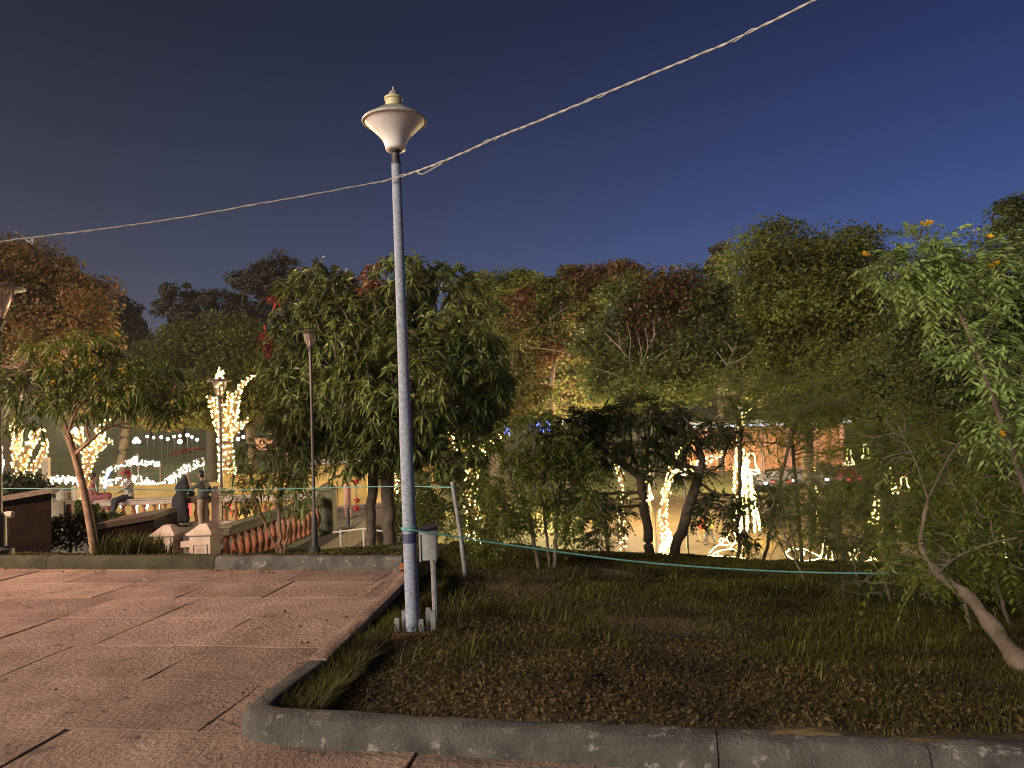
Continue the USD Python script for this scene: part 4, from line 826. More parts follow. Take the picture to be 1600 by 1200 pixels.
single('dry_leaves', litter(230000, (-1.6, 9), (3.4, 9.0), lambda x, y, r: inbed(x, y) & (patch(x, y, .8, 4) + .05 * (y - 7) + .22 * sstep(1, 4.5, x) + r.uniform(-.25, .25, len(x)) + .45 * sstep(.9, 3.4, x + .9 * (y - 4.2)) < .60) & (x - edge_x(np.clip(y, 3, 9)) > .1), 5, .027), 'dry_litter', 'brown dry leaf litter and withered ground cover behind the near kerb', 'leaf litter', kind='stuff')
r_ = np.random.default_rng(21); xx, tt, yy = r_.uniform(-7.5, -1.7, 420), r_.uniform(0, 1, 420), r_.uniform(3.0, 8.2, 420)
yy = np.where(tt < .5, far_kerb_y(xx) - .03 - r_.exponential(.10, 420), yy); xx = np.where(tt > .78, edge_x(np.clip(yy, 4.5, 8)) - .03 - np.abs(r_.normal(0, .10, 420)), xx); ok = (yy < far_kerb_y(xx) - .02) & ((yy > 4.5) | (xx < -1.9))
pd = np.stack([xx, yy, np.full(420, .013)], 1)[ok]
single('paving_debris', quad_leaves(pd, r_.normal(0, .35, pd.shape) + [0, 0, 1], .028 * r_.uniform(.3, 1.8, len(pd)), .5, 9), 'dry_litter', 'scattered dry leaf bits and grit on the brown paving', 'leaf litter', kind='stuff')
# taller weeds
single('weeds', blades(9000, (-1.0, 7), (4.2, 9.5), .07, .19, lambda x, y, r: inbed(x, y) & (patch(x, y, 1.5, 34) > .60), 6, 1.0, .004), 'grass_blade', 'scattered taller weeds standing in the bank grass', 'grass', kind='stuff')

# ------------------------------------------------------------------ lamp posts
LB = G(645, 968, .02); LB[2] = height(LB[0], LB[1])
LT = P(615, 150, LB[1] + .02)
ax = (LT - LB); LH = np.linalg.norm(ax)
Rm = trimesh.geometry.align_vectors([0, 0, 1], ax / LH)[:3, :3]
lp = Thing('lamp_post', 'tall grey lamp post with a white flared shade and cream cap', 'lamp post', LB)
def along(mesh): v, f = mesh; return v @ Rm.T + LB, f
zt = LH * .868
lp.part('pole', along(lathe([(.058, 0), (.054, LH * .36), (.047, LH * .45), (.043, LH * .62), (.040, zt)], 20)), 'galvanised', smooth=40)
lp.part('pole_band', along(lathe([(.0565, 0), (.0575, .003), (.0575, .075), (.0565, .078)], 20, (0, 0, LH * .166))), 'blue_tape', smooth=40)
lp.part('neck', along(lathe([(.041, zt), (.041, zt + .02), (.034, zt + .03), (.034, LH * .889), (.05, LH * .892), (.05, LH * .897)], 20)), 'dark_metal', smooth=40)
z0, z1 = LH * .8945, LH * .951
sh = [(.045, z0), (.080, z0 + .003), (.086, z0 + .03), (.096, z0 + .075), (.113, z0 + .115), (.142, z0 + .16), (.178, z0 + .20), (.205, z0 + .232), (.235, z0 + .265), (.260, z0 + .293)]
sh = [(r, z0 + (z - z0) * (z1 - z0) / .293) for r, z in sh]
shp = lp.part('shade', along(lathe(sh, 40)), 'opal_shade', smooth=True)
lp.part('rim', along(lathe([(.255, z1 - .004), (.272, z1 - .012), (.276, z1), (.268, z1 + .012), (.24, z1 + .022)], 40)), 'rim_metal', smooth=50, under=shp)
lp.part('top_cover', along(lathe([(.245, z1 + .021), (.19, z1 + .06), (.12, z1 + .105), (.085, z1 + .122), (.066, z1 + .124)], 32)), 'grey_cap', smooth=40)
lp.part('collar', along(lathe([(.066, z1 + .124), (.072, z1 + .126), (.070, z1 + .185), (.080, z1 + .189), (.080, z1 + .205), (.06, z1 + .206)], 24)), 'cream_plastic', smooth=30)
lp.part('finial', along(lathe([(.072, z1 + .206), (.045, z1 + .216), (.040, z1 + .245), (.030, z1 + .262), (.012, z1 + .270), (.010, z1 + .30), (.001, z1 + .305)], 16)), 'grey_cap', smooth=40)
# boards around its foot, each a stake
bb = Thing('tree_guard', 'ring of short weathered grey boards around the lamp post foot', 'guard', LB)
for i, (dx, dy, h) in enumerate([(-.125, -.03, .20), (-.075, .05, .24), (.075, -.05, .19), (.125, .03, .26), (.17, -.02, .25), (.16, .09, .22)]):
    bb.part('board', box((LB[0] + dx, LB[1] + dy, LB[2] + h / 2 - .05), (.042, .02, h), .3 * (i - 2.5) * .2, .004), 'weathered_board')
single('foot_block', box((LB[0] + .01, LB[1] - .02, LB[2] - .01), (.36, .26, .10), .1, .02), 'rust_base', 'low rusty brown block under the lamp post', 'block')

def park_lamp(name, label, top, ground_z, s=1.0):
    """lamp with a wide flat cap and ribbed clear bowl."""
    b = np.array([top[0], top[1], ground_z]); H = (top[2] - ground_z)
    t = Thing(name, label, 'lamp post', b); z = lambda q: H - q * s
    mk = lambda pr, n=20: (lambda v, f: (v + b, f))(*lathe(pr, n))
    t.part('plinth', mk([(.16 * s, 0), (.16 * s, .12), (.09 * s, .16), (.085 * s, .55), (.05 * s, .62)], 16), 'dark_metal', smooth=35)
    t.part('pole', mk([(.045 * s, .6), (.036 * s, H - .62 * s)], 14), 'lamp_brown_metal', smooth=40)
    t.part('holder', mk([(.036 * s, z(.64)), (.055 * s, z(.63)), (.055 * s, z(.60)), (.04 * s, z(.58)), (.045 * s, z(.54)), (.085 * s, z(.45)), (.07 * s, z(.43))], 18), 'lamp_brown_metal', smooth=40)
    bw = t.part('bowl', mk([(.075 * s, z(.43)), (.105 * s, z(.34)), (.14 * s, z(.22)), (.165 * s, z(.09))], 24), 'clear_shade', smooth=True)
    for k in range(8):
        a = k * PI / 4 + .3; p_ = lambda r, q: b + np.array([r * s * math.cos(a), r * s * math.sin(a), z(q)])
        t.part('rib', tube([p_(.078, .43), p_(.108, .34), p_(.143, .22), p_(.168, .09)], .007 * s, 5), 'lamp_brown_metal', under=bw)
    t.part('cap', mk([(.0, z(.085)), (.20 * s, z(.095)), (.285 * s, z(.082)), (.29 * s, z(.07)), (.20 * s, z(.04)), (.09 * s, z(.02)), (.03 * s, z(.015)), (.02 * s, z(0)), (.001, z(-.005))], 28), 'lamp_brown_metal', smooth=50)
    t.part('bulb', mk([(.02 * s, z(.43)), (.03 * s, z(.38)), (.03 * s, z(.30)), (.001, z(.26))], 12), 'white_paint', smooth=40)
    return t
tp = P(484, 515, 10.9); park_lamp('park_lamp', 'dark park lamp with ribbed bowl in front of the mango leaves', tp, float(height(tp[0] + .06, tp[1])) - .03, .57)
tp = P(343, 590, 24.3); park_lamp('park_lamp', 'dark park lamp with flat cap before the light wrapped tree', tp, -3.0, 1.35)
tp = P(-4, 441, 10.4); park_lamp('park_lamp', 'park lamp half cut by the left edge of the picture', tp, float(height(tp[0], tp[1])) - .03, 1.2)
# the lit street lamp outside the picture on the left
sl = Thing('street_lamp', 'lit globe street lamp standing outside the left edge', 'street lamp', (STREET_LAMP[0], STREET_LAMP[1], 0))
sl.part('pole', tube([(STREET_LAMP[0], STREET_LAMP[1], -1.2), (STREET_LAMP[0], STREET_LAMP[1], STREET_LAMP[2] - .22)], [.07, .045], 12), 'dark_metal')
sl.part('holder', lathe([(.05, STREET_LAMP[2] - .22), (.10, STREET_LAMP[2] - .19), (.10, STREET_LAMP[2] - .17)], 16, (*STREET_LAMP[:2], 0)), 'dark_metal')
sl.part('hood', lathe([(.25, STREET_LAMP[2] + .14), (.22, STREET_LAMP[2] + .20), (.05, STREET_LAMP[2] + .27), (.001, STREET_LAMP[2] + .28)], 20, (*STREET_LAMP[:2], 0)), 'dark_metal')

# ------------------------------------------------------------------ cable, ropes, post, bin
cp = [P(-60, 386, 5.3), P(0, 378, 5.4), P(150, 359, 5.6), P(300, 337, 5.8), P(480, 306, 6.0), P(612, 281, LB[1] - .06), P(690, 256, 5.9), P(780, 217, 5.7), P(870, 181, 5.5), P(1000, 127, 5.2), P(1130, 72, 4.9), P(1290, -6, 4.5), P(1500, -110, 4.0)]
core = catmull(cp, 22); s = np.arange(len(core)); wob = np.stack([0 * s, np.sin(s * .9), np.cos(s * .9)], 1) * .0045
r_ = np.random.default_rng(8); jit = np.cumsum(r_.normal(0, .0016, (len(core), 3)), 0); jit -= np.linspace(0, 1, len(core))[:, None] * jit[-1]
cb = Thing('overhead_cable', 'pale twisted cable slung past the lamp post across the sky', 'cable', core[0])
half = np.where(s < 22 * 5, .45, 1.0)[:, None]
cb.part('strand', tube(core + wob * half + jit * .5, .0052, 6), 'white_cable', smooth=True)
cb.part('strand', tube(core - wob * half * np.where((s % 37) < 6, 2.6, 1.0)[:, None] + jit * .5, .0040, 6), 'white_cable', smooth=True)
lo = catmull([P(652, 270, 5.9), P(660, 272, 5.9), P(672, 266, 5.9), P(700, 250, 5.9)], 5); cb.part('loose_end', tube(lo, .006, 5), 'white_cable')
tw_ = catmull([P(40, 374, 5.42), P(46, 378, 5.42), P(52, 372, 5.42), P(50, 382, 5.42)], 4); cb.part('tie', tube(tw_, .005, 5), 'white_cable')

PB = G(728, 887, -.12); PB[2] = height(PB[0], PB[1]) - .05
PT = P(707, 756, PB[1])
fpst = Thing('leaning_post', 'thin grey post leaning left, holding the blue green rope', 'post', PB)
fpst.part('post', tube([PB, (PB + PT) / 2 + [.01, 0, 0], PT], [.030, .027, .024], 12), 'weathered_board', smooth=40)
fpst.part('top', lathe([(.001, .03), (.024, .022), (.030, 0)][::-1], 12, PT), 'grey_cap', smooth=40)
single('stay_cord', tube(catmull([P(712, 800, PB[1]), P(735, 822, PB[1] + .3), P(765, 838, PB[1] + .8)], 6), .008, 5), 'bark_pale', 'tan cord sagging from the leaning post into the bush', 'cord')
ld = 10.9
r1 = catmull([P(-60, 763, ld), P(150, 764, ld), P(330, 766, ld), P(480, 763, 10.4), P(620, 760, 9.9), PT - [0, .03, .04]], 10)
single('rope', tube(r1, .0065, 6), 'cyan_rope', 'thin blue green rope stretched in front of the seated people', 'rope', smooth=True)
r2 = catmull([P(636, 829, LB[1] - .07), P(650, 829, LB[1] - .07), P(720, 840, 6.3), P(800, 852, 6.5), P(1000, 878, 6.9), P(1200, 892, 7.2), P(1400, 896, 7.4), P(1640, 893, 7.6)], 10)
rp = Thing('rope', 'bright blue green rope running from the lamp post to the right', 'rope', r2[0]); rp.part('line', tube(r2, .008, 6), 'cyan_rope', smooth=True)
a = np.linspace(0, 4 * PI, 30); pz = P(640, 828, LB[1]); rp.part('knot', tube(np.stack([pz[0] + .062 * np.cos(a), pz[1] + .062 * np.sin(a), pz[2] + a * .002], 1), .009, 6), 'cyan_rope', smooth=True)
# litter bin on its post
bn = P(671, 850, LB[1] + .35); bz = height(bn[0], bn[1])
lb_ = Thing('litter_bin', 'small grubby white bin with a dark lid on a post behind the lamp post', 'bin', (bn[0], bn[1], bz))
sc = scale_at(bn[1]); w, h = 24 * sc, 44 * sc
bx = hull_pts([(sx * w * (.5 if zz > 0 else .44), sy * .09, zz * h / 2) for sx in (-1, 1) for sy in (-1, 1) for zz in (-1, 1)])
bdy = lb_.part('body', (bx[0] + bn, bx[1]), 'bin_plastic')
lb_.part('rim', cat([box((bn[0], bn[1] - .095, bn[2] + h / 2 - .012), (w + .02, .012, .028)), box((bn[0] - w / 2 - .004, bn[1] - .097, bn[2] - .01), (.012, .012, h)), box((bn[0] + w / 2 - .004, bn[1] - .097, bn[2] - .01), (.012, .012, h))]), 'bin_plastic', under=bdy)
v, f = box((0, 0, 0), (w + .03, .22, .022), 0, .005); th = -.12; v = v @ np.array([[math.cos(th), 0, -math.sin(th)], [0, 1, 0], [math.sin(th), 0, math.cos(th)]]); lb_.part('lid', (v + bn + [0, 0, h / 2 + .02], f), 'bin_dark')
lb_.part('arm', tube([bn + [-.06, 0, h / 2 - .005], P(650, 826, LB[1] + .02)], .012, 6), 'bin_dark')
lb_.part('post', tube([(bn[0] + .02, bn[1] + .115, bz - .1), (bn[0] + .015, bn[1] + .115, bn[2])], .026, 8), 'weathered_board')
o = G(622, 891, .01); single('fallen_leaf', leaf_mesh(np.array([o + [0, -.04, .02]]), np.array([[1., .3, .25]]), .14, .09, .2, .4, 3), 'litter_orange', 'orange curled leaf on the paving beside the lamp post', 'leaf')
o = G(218, 912, .01); single('fallen_leaf', leaf_mesh(np.array([o + [0, 0, .02]]), np.array([[1., .1, .2]]), .10, .05, .2, .4, 4), 'pale_stone', 'pale curled leaf lying on the paving before the pillars', 'leaf')

# ------------------------------------------------------------------ people
def finger_hand(wrist, d, side, curl=.35, s=1.0):
    """palm, four fingers and a thumb."""
    d = np.asarray(d, float) / np.linalg.norm(d); side = np.asarray(side, float); side = side - d * side.dot(d); side /= np.linalg.norm(side); n = np.cross(d, side)
    k = wrist + d * .085 * s; ms = [m3.Manifold.batch_hull([ball(wrist, .024 * s, 8), ball(k + side * .03 * s, .014 * s, 8), ball(k - side * .03 * s, .014 * s, 8)])]
    for i, (o, L) in enumerate([(.033, .075), (.011, .084), (-.011, .079), (-.033, .062)]):
        a = k + side * o * s; dd = d * math.cos(curl) - n * math.sin(curl); b = a + d * L * .5 * s; c = b + dd * L * .5 * s
        ms += [bone(a, b, .009 * s, .0085 * s, 8), bone(b, c, .0085 * s, .007 * s, 8)]
    a = wrist + d * .03 * s + side * .026 * s; b = a + (side * .75 + d * .6) * .035 * s; ms += [bone(a, b, .012 * s, .010 * s, 8), bone(b, b + (d * .9 + side * .25) * .03 * s, .010 * s, .008 * s, 8)]
    return m3.Manifold.batch_boolean(ms, m3.OpType.Add)
def smoothed(ms, L=.035, it=8):
    m = m3.Manifold.batch_boolean(ms, m3.OpType.Add).refine_to_length(L); v, f = to_vf(m); t = trimesh.Trimesh(v, f, process=True); trimesh.smoothing.filter_taubin(t, iterations=it); return np.array(t.vertices), np.array(t.faces)
def person(label, loc, rz, J, look, dress, arms='sleeve', s=1.0):
    """J: joints in the person's frame (x right, y forward, z up). dress: list of (part, material, [(joint, joint, ra, rb)...])."""
    J = {k: np.asarray(v, float) for k, v in J.items()}; t = Thing('person', label, 'person', loc, rz)
    hd, nk, ch, pv = J['head'], J['neck'], J['chest'], J['pelvis']; lk = np.asarray(look, float) / np.linalg.norm(look); rt = np.cross(lk, [0, 0, 1.0]); rt /= np.linalg.norm(rt); up = np.cross(rt, lk)
    core_ = [m3.Manifold.batch_hull([ball(ch + [-.12, 0, 0], .085), ball(ch + [.12, 0, 0], .085), ball((ch + pv) / 2, .115)]), m3.Manifold.batch_hull([ball((ch + pv) / 2, .115), ball(pv + [-.08, 0, 0], .10), ball(pv + [.08, 0, 0], .10)]), bone(ch, nk, .07, .052), bone(nk, hd - up * .04, .052, .05)]
    core_ += [m3.Manifold.batch_hull([ball(hd + up * .03, (.078, .085, .088)), ball(hd - up * .075 + lk * .035, .042), ball(hd - lk * .02 + up * .02, .085)])]
    for q in 'lr':
        core_ += [bone(J['sh' + q], J['el' + q], .046, .037), bone(J['el' + q], J['wr' + q], .037, .026)]
        core_ += [bone(J['hp' + q], J['kn' + q], .085, .056), bone(J['kn' + q], J['an' + q], .054, .036), bone(J['an' + q], J['to' + q], .04, .032)]
    v, f = smoothed(core_)
    extra = [to_vf(finger_hand(J['wr' + q], J['wr' + q] - J['el' + q], np.asarray(J.get('side' + q, (1 if q == 'l' else -1, 0, .2)), float), .5)) for q in 'lr']
    face = [to_vf(m3.Manifold.batch_hull([ball(hd + lk * .085 + up * .02, .010, 8), ball(hd + lk * .108 - up * .018, .013, 8), ball(hd + lk * .085 - up * .022 + rt * .014, .009, 8), ball(hd + lk * .085 - up * .022 - rt * .014, .009, 8)])), to_vf(ball(hd + rt * .083 - lk * .005, (.014, .022, .034), 10)), to_vf(ball(hd - rt * .083 - lk * .005, (.014, .022, .034), 10))]
    b = np.vstack([v] + [x[0] for x in extra + face]); t.part('body', cat([(v, f)] + extra + face), J.get('skin', 'skin') if isinstance(J.get('skin'), str) else 'skin', smooth=True, local=True)
    for sg in (-1, 1): t.part('eye', to_vf(ball(hd + lk * .086 + up * .022 + rt * .032 * sg, .011, 8)), 'eye_dark', local=True)
    t.part('mouth', to_vf(ball(hd + lk * .088 - up * .052, (.022, .012, .006), 8)), 'pink_paint', local=True)
    for nm, mt, bones in dress:
        ms = []
        for B in bones:
            if isinstance(B, tuple): ms.append(bone(J[B[0]] if isinstance(B[0], str) else B[0], J[B[1]] if isinstance(B[1], str) else B[1], B[2], B[3]))
            else: ms.append(m3.Manifold.batch_hull([ball(p, r) for p, r in B]))
        vv, ff = smoothed(ms, .04, 6); t.part(nm, (vv, ff), mt, smooth=True, local=True)
    return t
def torso(J, r=.0):
    ch, pv = np.asarray(J['chest'], float), np.asarray(J['pelvis'], float); md = (ch + pv) / 2
    return [[(ch + [-.13, 0, .01], .095 + r), (ch + [.13, 0, .01], .095 + r), (md, .125 + r)] + [(ch + [0, 0, .03], .085)], [(md, .125 + r), (pv + [-.09, 0, .0], .112 + r), (pv + [.09, 0, 0], .112 + r), (md + [0, 0, .05], .125 + r)]]
def hair(J, look, full=False, bun=False):
    hd = np.asarray(J['head'], float); lk = np.asarray(look, float) / np.linalg.norm(look)
    out = [(hd - lk * .022 + [0, 0, .035], .098), (hd - lk * .03 - [0, 0, .01], .092), (hd + lk * .015 + [0, 0, .062], .08)]
    if bun: out += [(hd - lk * .11 + [0, 0, .06], .055)]
    return out
# woman in a pink dress, sitting on the rail, seen from behind and turned right
seat = TZ + .90
def rail_at(px): q = at_terr(px, rear_y); return q
# frame: y forward; person's facing is set by rz (0 = facing away from the camera)
q = rail_at(146)
J = dict(head=(.03, .02, .74), neck=(.0, 0, .60), chest=(0, -.02, .45), pelvis=(0, -.05, .09), shl=(-.17, -.02, .46), ell=(-.22, .02, .20), wrl=(-.10, .20, .10), shr=(.17, -.02, .46), elr=(.20, .10, .22), wrr=(.10, .28, .14), hpl=(-.09, .0, .08), knl=(-.1, .42, .10), anl=(-.1, .46, -.34), tol=(-.1, .60, -.38), hpr=(.09, 0, .08), knr=(.1, .42, .10), anr=(.1, .44, -.34), tor=(.1, .58, -.38))
lk = (.5, .85, -.1)
dr = [('dress', 'pink_dress', torso(J) + [('hpl', 'knl', .13, .12), ('hpr', 'knr', .13, .12), [(np.array([-.13, .40, .06]), .1), (np.array([.13, .40, .06]), .1), (np.array([-.15, .42, -.22]), .1), (np.array([.15, .42, -.22]), .1), (np.array([0, .05, -.02]), .14)]]), ('hair', 'hair', [hair(J, lk, bun=True)])]
person('person with a dark hair bun in a pink dress sitting on the railing', (q[0], q[1] - .02, seat), -1.15, J, lk, dr)
# man with red cap and plaid shirt, sitting on the rail, legs towards us
q = rail_at(200)
J = dict(head=(.02, .03, .80), neck=(0, 0, .66), chest=(0, 0, .50), pelvis=(0, .0, .10), shl=(-.19, 0, .52), ell=(-.24, .16, .38), wrl=(-.10, .20, .60), shr=(.19, 0, .52), elr=(.26, .08, .28), wrr=(.12, .26, .24), hpl=(-.09, .05, .09), knl=(-.14, .42, .0), anl=(-.05, .50, -.44), tol=(-.05, .66, -.50), hpr=(.09, .05, .09), knr=(.12, .42, .0), anr=(.02, .46, -.46), tor=(.02, .62, -.52), sidel=(0, -1, .3))
lk = (-.3, .9, 0.02)
cap = [hair(J, lk), [(np.array(J['head']) + np.array([-.03, .10, .05]), .02), (np.array(J['head']) + np.array([-.10, .17, .05]), .02), (np.array(J['head']) + np.array([.03, .20, .05]), .02), (np.array(J['head']) + np.array([0, .0, .07]), .07)]]
dr = [('shirt', 'plaid_shirt', torso(J, .01) + [('shl', 'ell', .07, .06), ('shr', 'elr', .07, .06)]), ('trousers', 'dark_jeans', [[(np.array([-.09, .0, .08]), .12), (np.array([.09, 0, .08]), .12)], ('hpl', 'knl', .105, .08), ('hpr', 'knr', .105, .08), ('knl', 'anl', .08, .06), ('knr', 'anr', .08, .06)]), ('shoe', 'shoe', [('anl', 'tol', .05, .042)]), ('shoe', 'shoe', [('anr', 'tor', .05, .042)]), ('cap', 'red_cap', cap)]
person('person in red cap and plaid shirt sitting on the railing with a raised hand', (q[0], q[1] + .05, seat - .02), PI - .75, J, lk, dr)
# woman in black, leaning on the rail, back to us
q = at_terr(281, rear_y - .42)
J = dict(head=(.03, .34, 1.45), neck=(.01, .24, 1.34), chest=(0, .16, 1.20), pelvis=(0, .0, .88), shl=(-.17, .18, 1.22), ell=(-.22, .36, 1.0), wrl=(-.05, .46, .96), shr=(.17, .18, 1.22), elr=(.22, .36, 1.0), wrr=(.06, .46, .96), hpl=(-.09, 0, .86), knl=(-.09, .03, .46), anl=(-.09, .0, .08), tol=(-.09, .16, .04), hpr=(.09, 0, .86), knr=(.10, -.02, .46), anr=(.12, -.05, .08), tor=(.13, .11, .04))
lk = (.1, .95, -.2); hd = np.array(J['head'])
dr = [('robe', 'black_cloth', torso(J, .02) + [('shl', 'ell', .085, .08), ('shr', 'elr', .085, .08), ('ell', 'wrl', .08, .06), ('elr', 'wrr', .08, .06), [(np.array([-.1, 0, .9]), .14), (np.array([.1, 0, .9]), .14), (np.array([-.20, -.04, .24]), .10), (np.array([.22, -.04, .24]), .10), (np.array([0, -.14, .24]), .10), (np.array([0, .10, .24]), .10)]]), ('headscarf', 'black_cloth', [[(hd + [-.01, -.02, .03], .115), (hd - [0, .04, .02], .11)], [(hd - [0, .03, .02], .11), (np.array(J['chest']) + [-.12, -.02, .06], .10), (np.array(J['chest']) + [.12, -.02, .06], .10)]]), ('shoe', 'shoe', [('anl', 'tol', .048, .04)]), ('shoe', 'shoe', [('anr', 'tor', .048, .04)])]
person('person in a long black robe and headscarf leaning on the railing', (*q, TZ), -.1, J, lk, dr)
# man in olive shirt, raising both hands with a phone, facing left
q = at_terr(317, rear_y - .40)
J = dict(head=(.0, .06, 1.60), neck=(0, .02, 1.46), chest=(0, 0, 1.30), pelvis=(0, .0, .92), shl=(-.20, .02, 1.32), ell=(-.19, .26, 1.20), wrl=(-.10, .42, 1.52), shr=(.20, 0, 1.32), elr=(.30, -.06, 1.10), wrr=(.34, .10, .93), hpl=(-.09, 0, .90), knl=(-.10, .04, .48), anl=(-.10, 0, .08), tol=(-.10, .17, .04), hpr=(.09, 0, .90), knr=(.11, .01, .48), anr=(.12, -.04, .08), tor=(.13, .13, .04), sidel=(.3, -1, 0))
lk = (-.05, 1, .05)
dr = [('shirt', 'olive_shirt', torso(J, .022) + [('shl', 'ell', .075, .064), ('shr', 'elr', .075, .064)]), ('trousers', 'khaki', [[(np.array([-.09, .0, .90]), .125), (np.array([.09, 0, .90]), .125)], ('hpl', 'knl', .115, .09), ('hpr', 'knr', .115, .09), ('knl', 'anl', .09, .078), ('knr', 'anr', .09, .078)]), ('shoe', 'shoe', [('anl', 'tol', .05, .042)]), ('shoe', 'shoe', [('anr', 'tor', .05, .042)]), ('hair', 'hair', [hair(J, lk)])]
person('person in an olive shirt and khaki trousers raising a hand beside the railing', (*q, TZ), 1.4, J, lk, dr)
# the two walking on the lit path
def walker(label, px, d, s, shirt, trous, rz):
    q = P(px, 800, d); z = float(height(q[0], q[1])) + .03
    J = {k: np.array(v) * s for k, v in dict(head=(0, .03, 1.60), neck=(0, .01, 1.46), chest=(0, 0, 1.30), pelvis=(0, 0, .92), shl=(-.19, 0, 1.32), ell=(-.24, -.12, 1.08), wrl=(-.22, -.02, .86), shr=(.19, 0, 1.32), elr=(.24, .10, 1.08), wrr=(.20, .22, .90), hpl=(-.09, 0, .90), knl=(-.1, .18, .50), anl=(-.1, .16, .08), tol=(-.1, .32, .05), hpr=(.09, 0, .9), knr=(.1, -.05, .48), anr=(.1, -.25, .12), tor=(.1, -.10, .04)).items()}
    dr = [('shirt', shirt, torso(J, .015) + [('shl', 'ell', .075, .06), ('shr', 'elr', .075, .06)]), ('trousers', trous, [[(J['pelvis'] + [-.08 * s, 0, 0], .12 * s), (J['pelvis'] + [.08 * s, 0, 0], .12 * s)], ('hpl', 'knl', .10, .08), ('hpr', 'knr', .10, .08), ('knl', 'anl', .08, .06), ('knr', 'anr', .08, .06)]), ('shoe', 'shoe', [('anl', 'tol', .05, .04)]), ('shoe', 'shoe', [('anr', 'tor', .05, .04)]), ('hair', 'hair', [hair(J, (0, 1, 0))])]
    person(label, (q[0], q[1], z), rz, J, (0, 1, 0), dr)
walker('person in a pale green shirt and grey trousers walking on the lit path', 1108, 37.5, 1.0, 'lime_shirt', 'grey_trousers', .5)
walker('child in a red shirt walking beside the adult on the lit path', 1095, 39, .78, 'red_shirt', 'khaki', 1.0)

# ------------------------------------------------------------------ festoon lights
OCT = np.array([(1, 0, 0), (-1, 0, 0), (0, 1, 0), (0, -1, 0), (0, 0, 1.4), (0, 0, -1.4)], float); OF = np.array([(0, 2, 4), (2, 1, 4), (1, 3, 4), (3, 0, 4), (2, 0, 5), (1, 2, 5), (3, 1, 5), (0, 3, 5)])
def bulbs(pts, r):
    pts = np.asarray(pts); n = len(pts); r = np.broadcast_to(r, (n,))
    return (pts[:, None] + OCT[None] * r[:, None, None]).reshape(-1, 3), (np.arange(n)[:, None, None] * 6 + OF[None]).reshape(-1, 3)
def wind(pl, rad, pitch, gap, r):
    """bulbs of a string wound around a limb."""
    c = catmull(pl, 8); L = np.r_[0, np.cumsum(np.linalg.norm(np.diff(c, axis=0), axis=1))]; turns = L[-1] / pitch; rm = np.mean(rad); ln = math.hypot(L[-1], turns * 2 * PI * rm); n = max(4, int(ln / gap))
    aj = np.cumsum(r.normal(0, .16, n))
    s = np.linspace(0, L[-1], n); q = np.stack([np.interp(s, L, c[:, k]) for k in range(3)], 1); a = s / pitch * 2 * PI + aj; rr = np.interp(s, [0, L[-1]], rad) + .02
    t = np.gradient(q, axis=0); t /= np.linalg.norm(t, axis=1, keepdims=True) + 1e-9; x = np.cross(t, [.31, .9, .2]); x /= np.linalg.norm(x, axis=1, keepdims=True) + 1e-9; y = np.cross(t, x)
    return q + rr[:, None] * (np.cos(a)[:, None] * x + np.sin(a)[:, None] * y) + r.normal(0, .05, (n, 3))
def lit_tree(label_tree, label_light, d, limbs, seed, bulb=.03, pitch=.18, gap=.11, mat='bulb_warm', crown=None):
    r = np.random.default_rng(seed); wood, bl, wires = [], [], []
    for k, (pl, ra, rb) in enumerate(limbs):
        q = [P(x, y, d + (r.uniform(-.4, .4) * i if k else 0)) for i, (x, y) in enumerate(pl)]
        if k == 0: g = q[0].copy(); g[2] = height(g[0], g[1]) - .1; base = g; q = [g] + q if q[0][2] > g[2] + .4 else q
        c = catmull(q, 4); wood.append(tube(c, np.linspace(ra, rb, len(c)), 8)); b = wind(q, (ra, rb), pitch, gap, r); bl.append(b)
    t = Thing('festoon_tree', label_tree, 'tree', base)
    t.part('trunk', wood[0], 'bark_grey', smooth=True)
    for w in wood[1:]: t.part('limb', w, 'bark_grey', smooth=True)
    if crown:
        lb = px_lobes(d, crown); cl_, cd_ = in_lobes(lb, 140, r, .3); pos = np.repeat(cl_, 40, 0) + r.normal(0, .35, (5600, 3)); t.part('crown', quad_leaves(pos, r.normal(0, .6, (5600, 3)) + [0, 0, .6], .22 * r.uniform(.6, 1.4, 5600), .5, seed), 'yellow_green_crown', kind='stuff')
    l = Thing('light_string', label_light, 'fairy lights', base)
    B = np.vstack(bl); l.part('wire', cat([tube(b, .006, 3, False) for b in bl]), 'dark_metal'); l.part('bulbs', bulbs(B, bulb * r.uniform(.7, 1.3, len(B))), mat, kind='stuff')
    return B
lit_tree('tree with a thick trunk and upright limbs wrapped in fairy lights behind the park lamp', 'dense warm fairy lights wound around the trunk and limbs behind the park lamp', 44,
         [([(354, 766), (354, 725), (353, 692)], .46, .38), ([(353, 692), (341, 660), (327, 618)], .26, .12), ([(353, 690), (346, 640), (342, 600), (345, 578)], .20, .08), ([(354, 690), (357, 645), (360, 612)], .2, .10), ([(355, 690), (366, 640), (378, 602), (396, 586)], .22, .06), ([(356, 688), (372, 668), (388, 656)], .2, .08), ([(355, 690), (366, 665), (370, 630)], .18, .08)], 81, .027, .30, .13)
lit_tree('forked tree wrapped in fairy lights at the left edge behind the wall', 'warm fairy lights wound around the forked tree at the left edge', 40,
         [([(38, 772), (36, 752)], .34, .30), ([(36, 752), (26, 725), (25, 690), (35, 668)], .22, .10), ([(37, 752), (50, 735), (66, 712), (72, 690)], .22, .10), ([(30, 728), (40, 705), (52, 690), (56, 672)], .30, .12), ([(36, 712), (50, 690), (68, 668)], .16, .08), ([(27, 700), (20, 672), (28, 655)], .14, .07)], 82, .027, .26, .14)
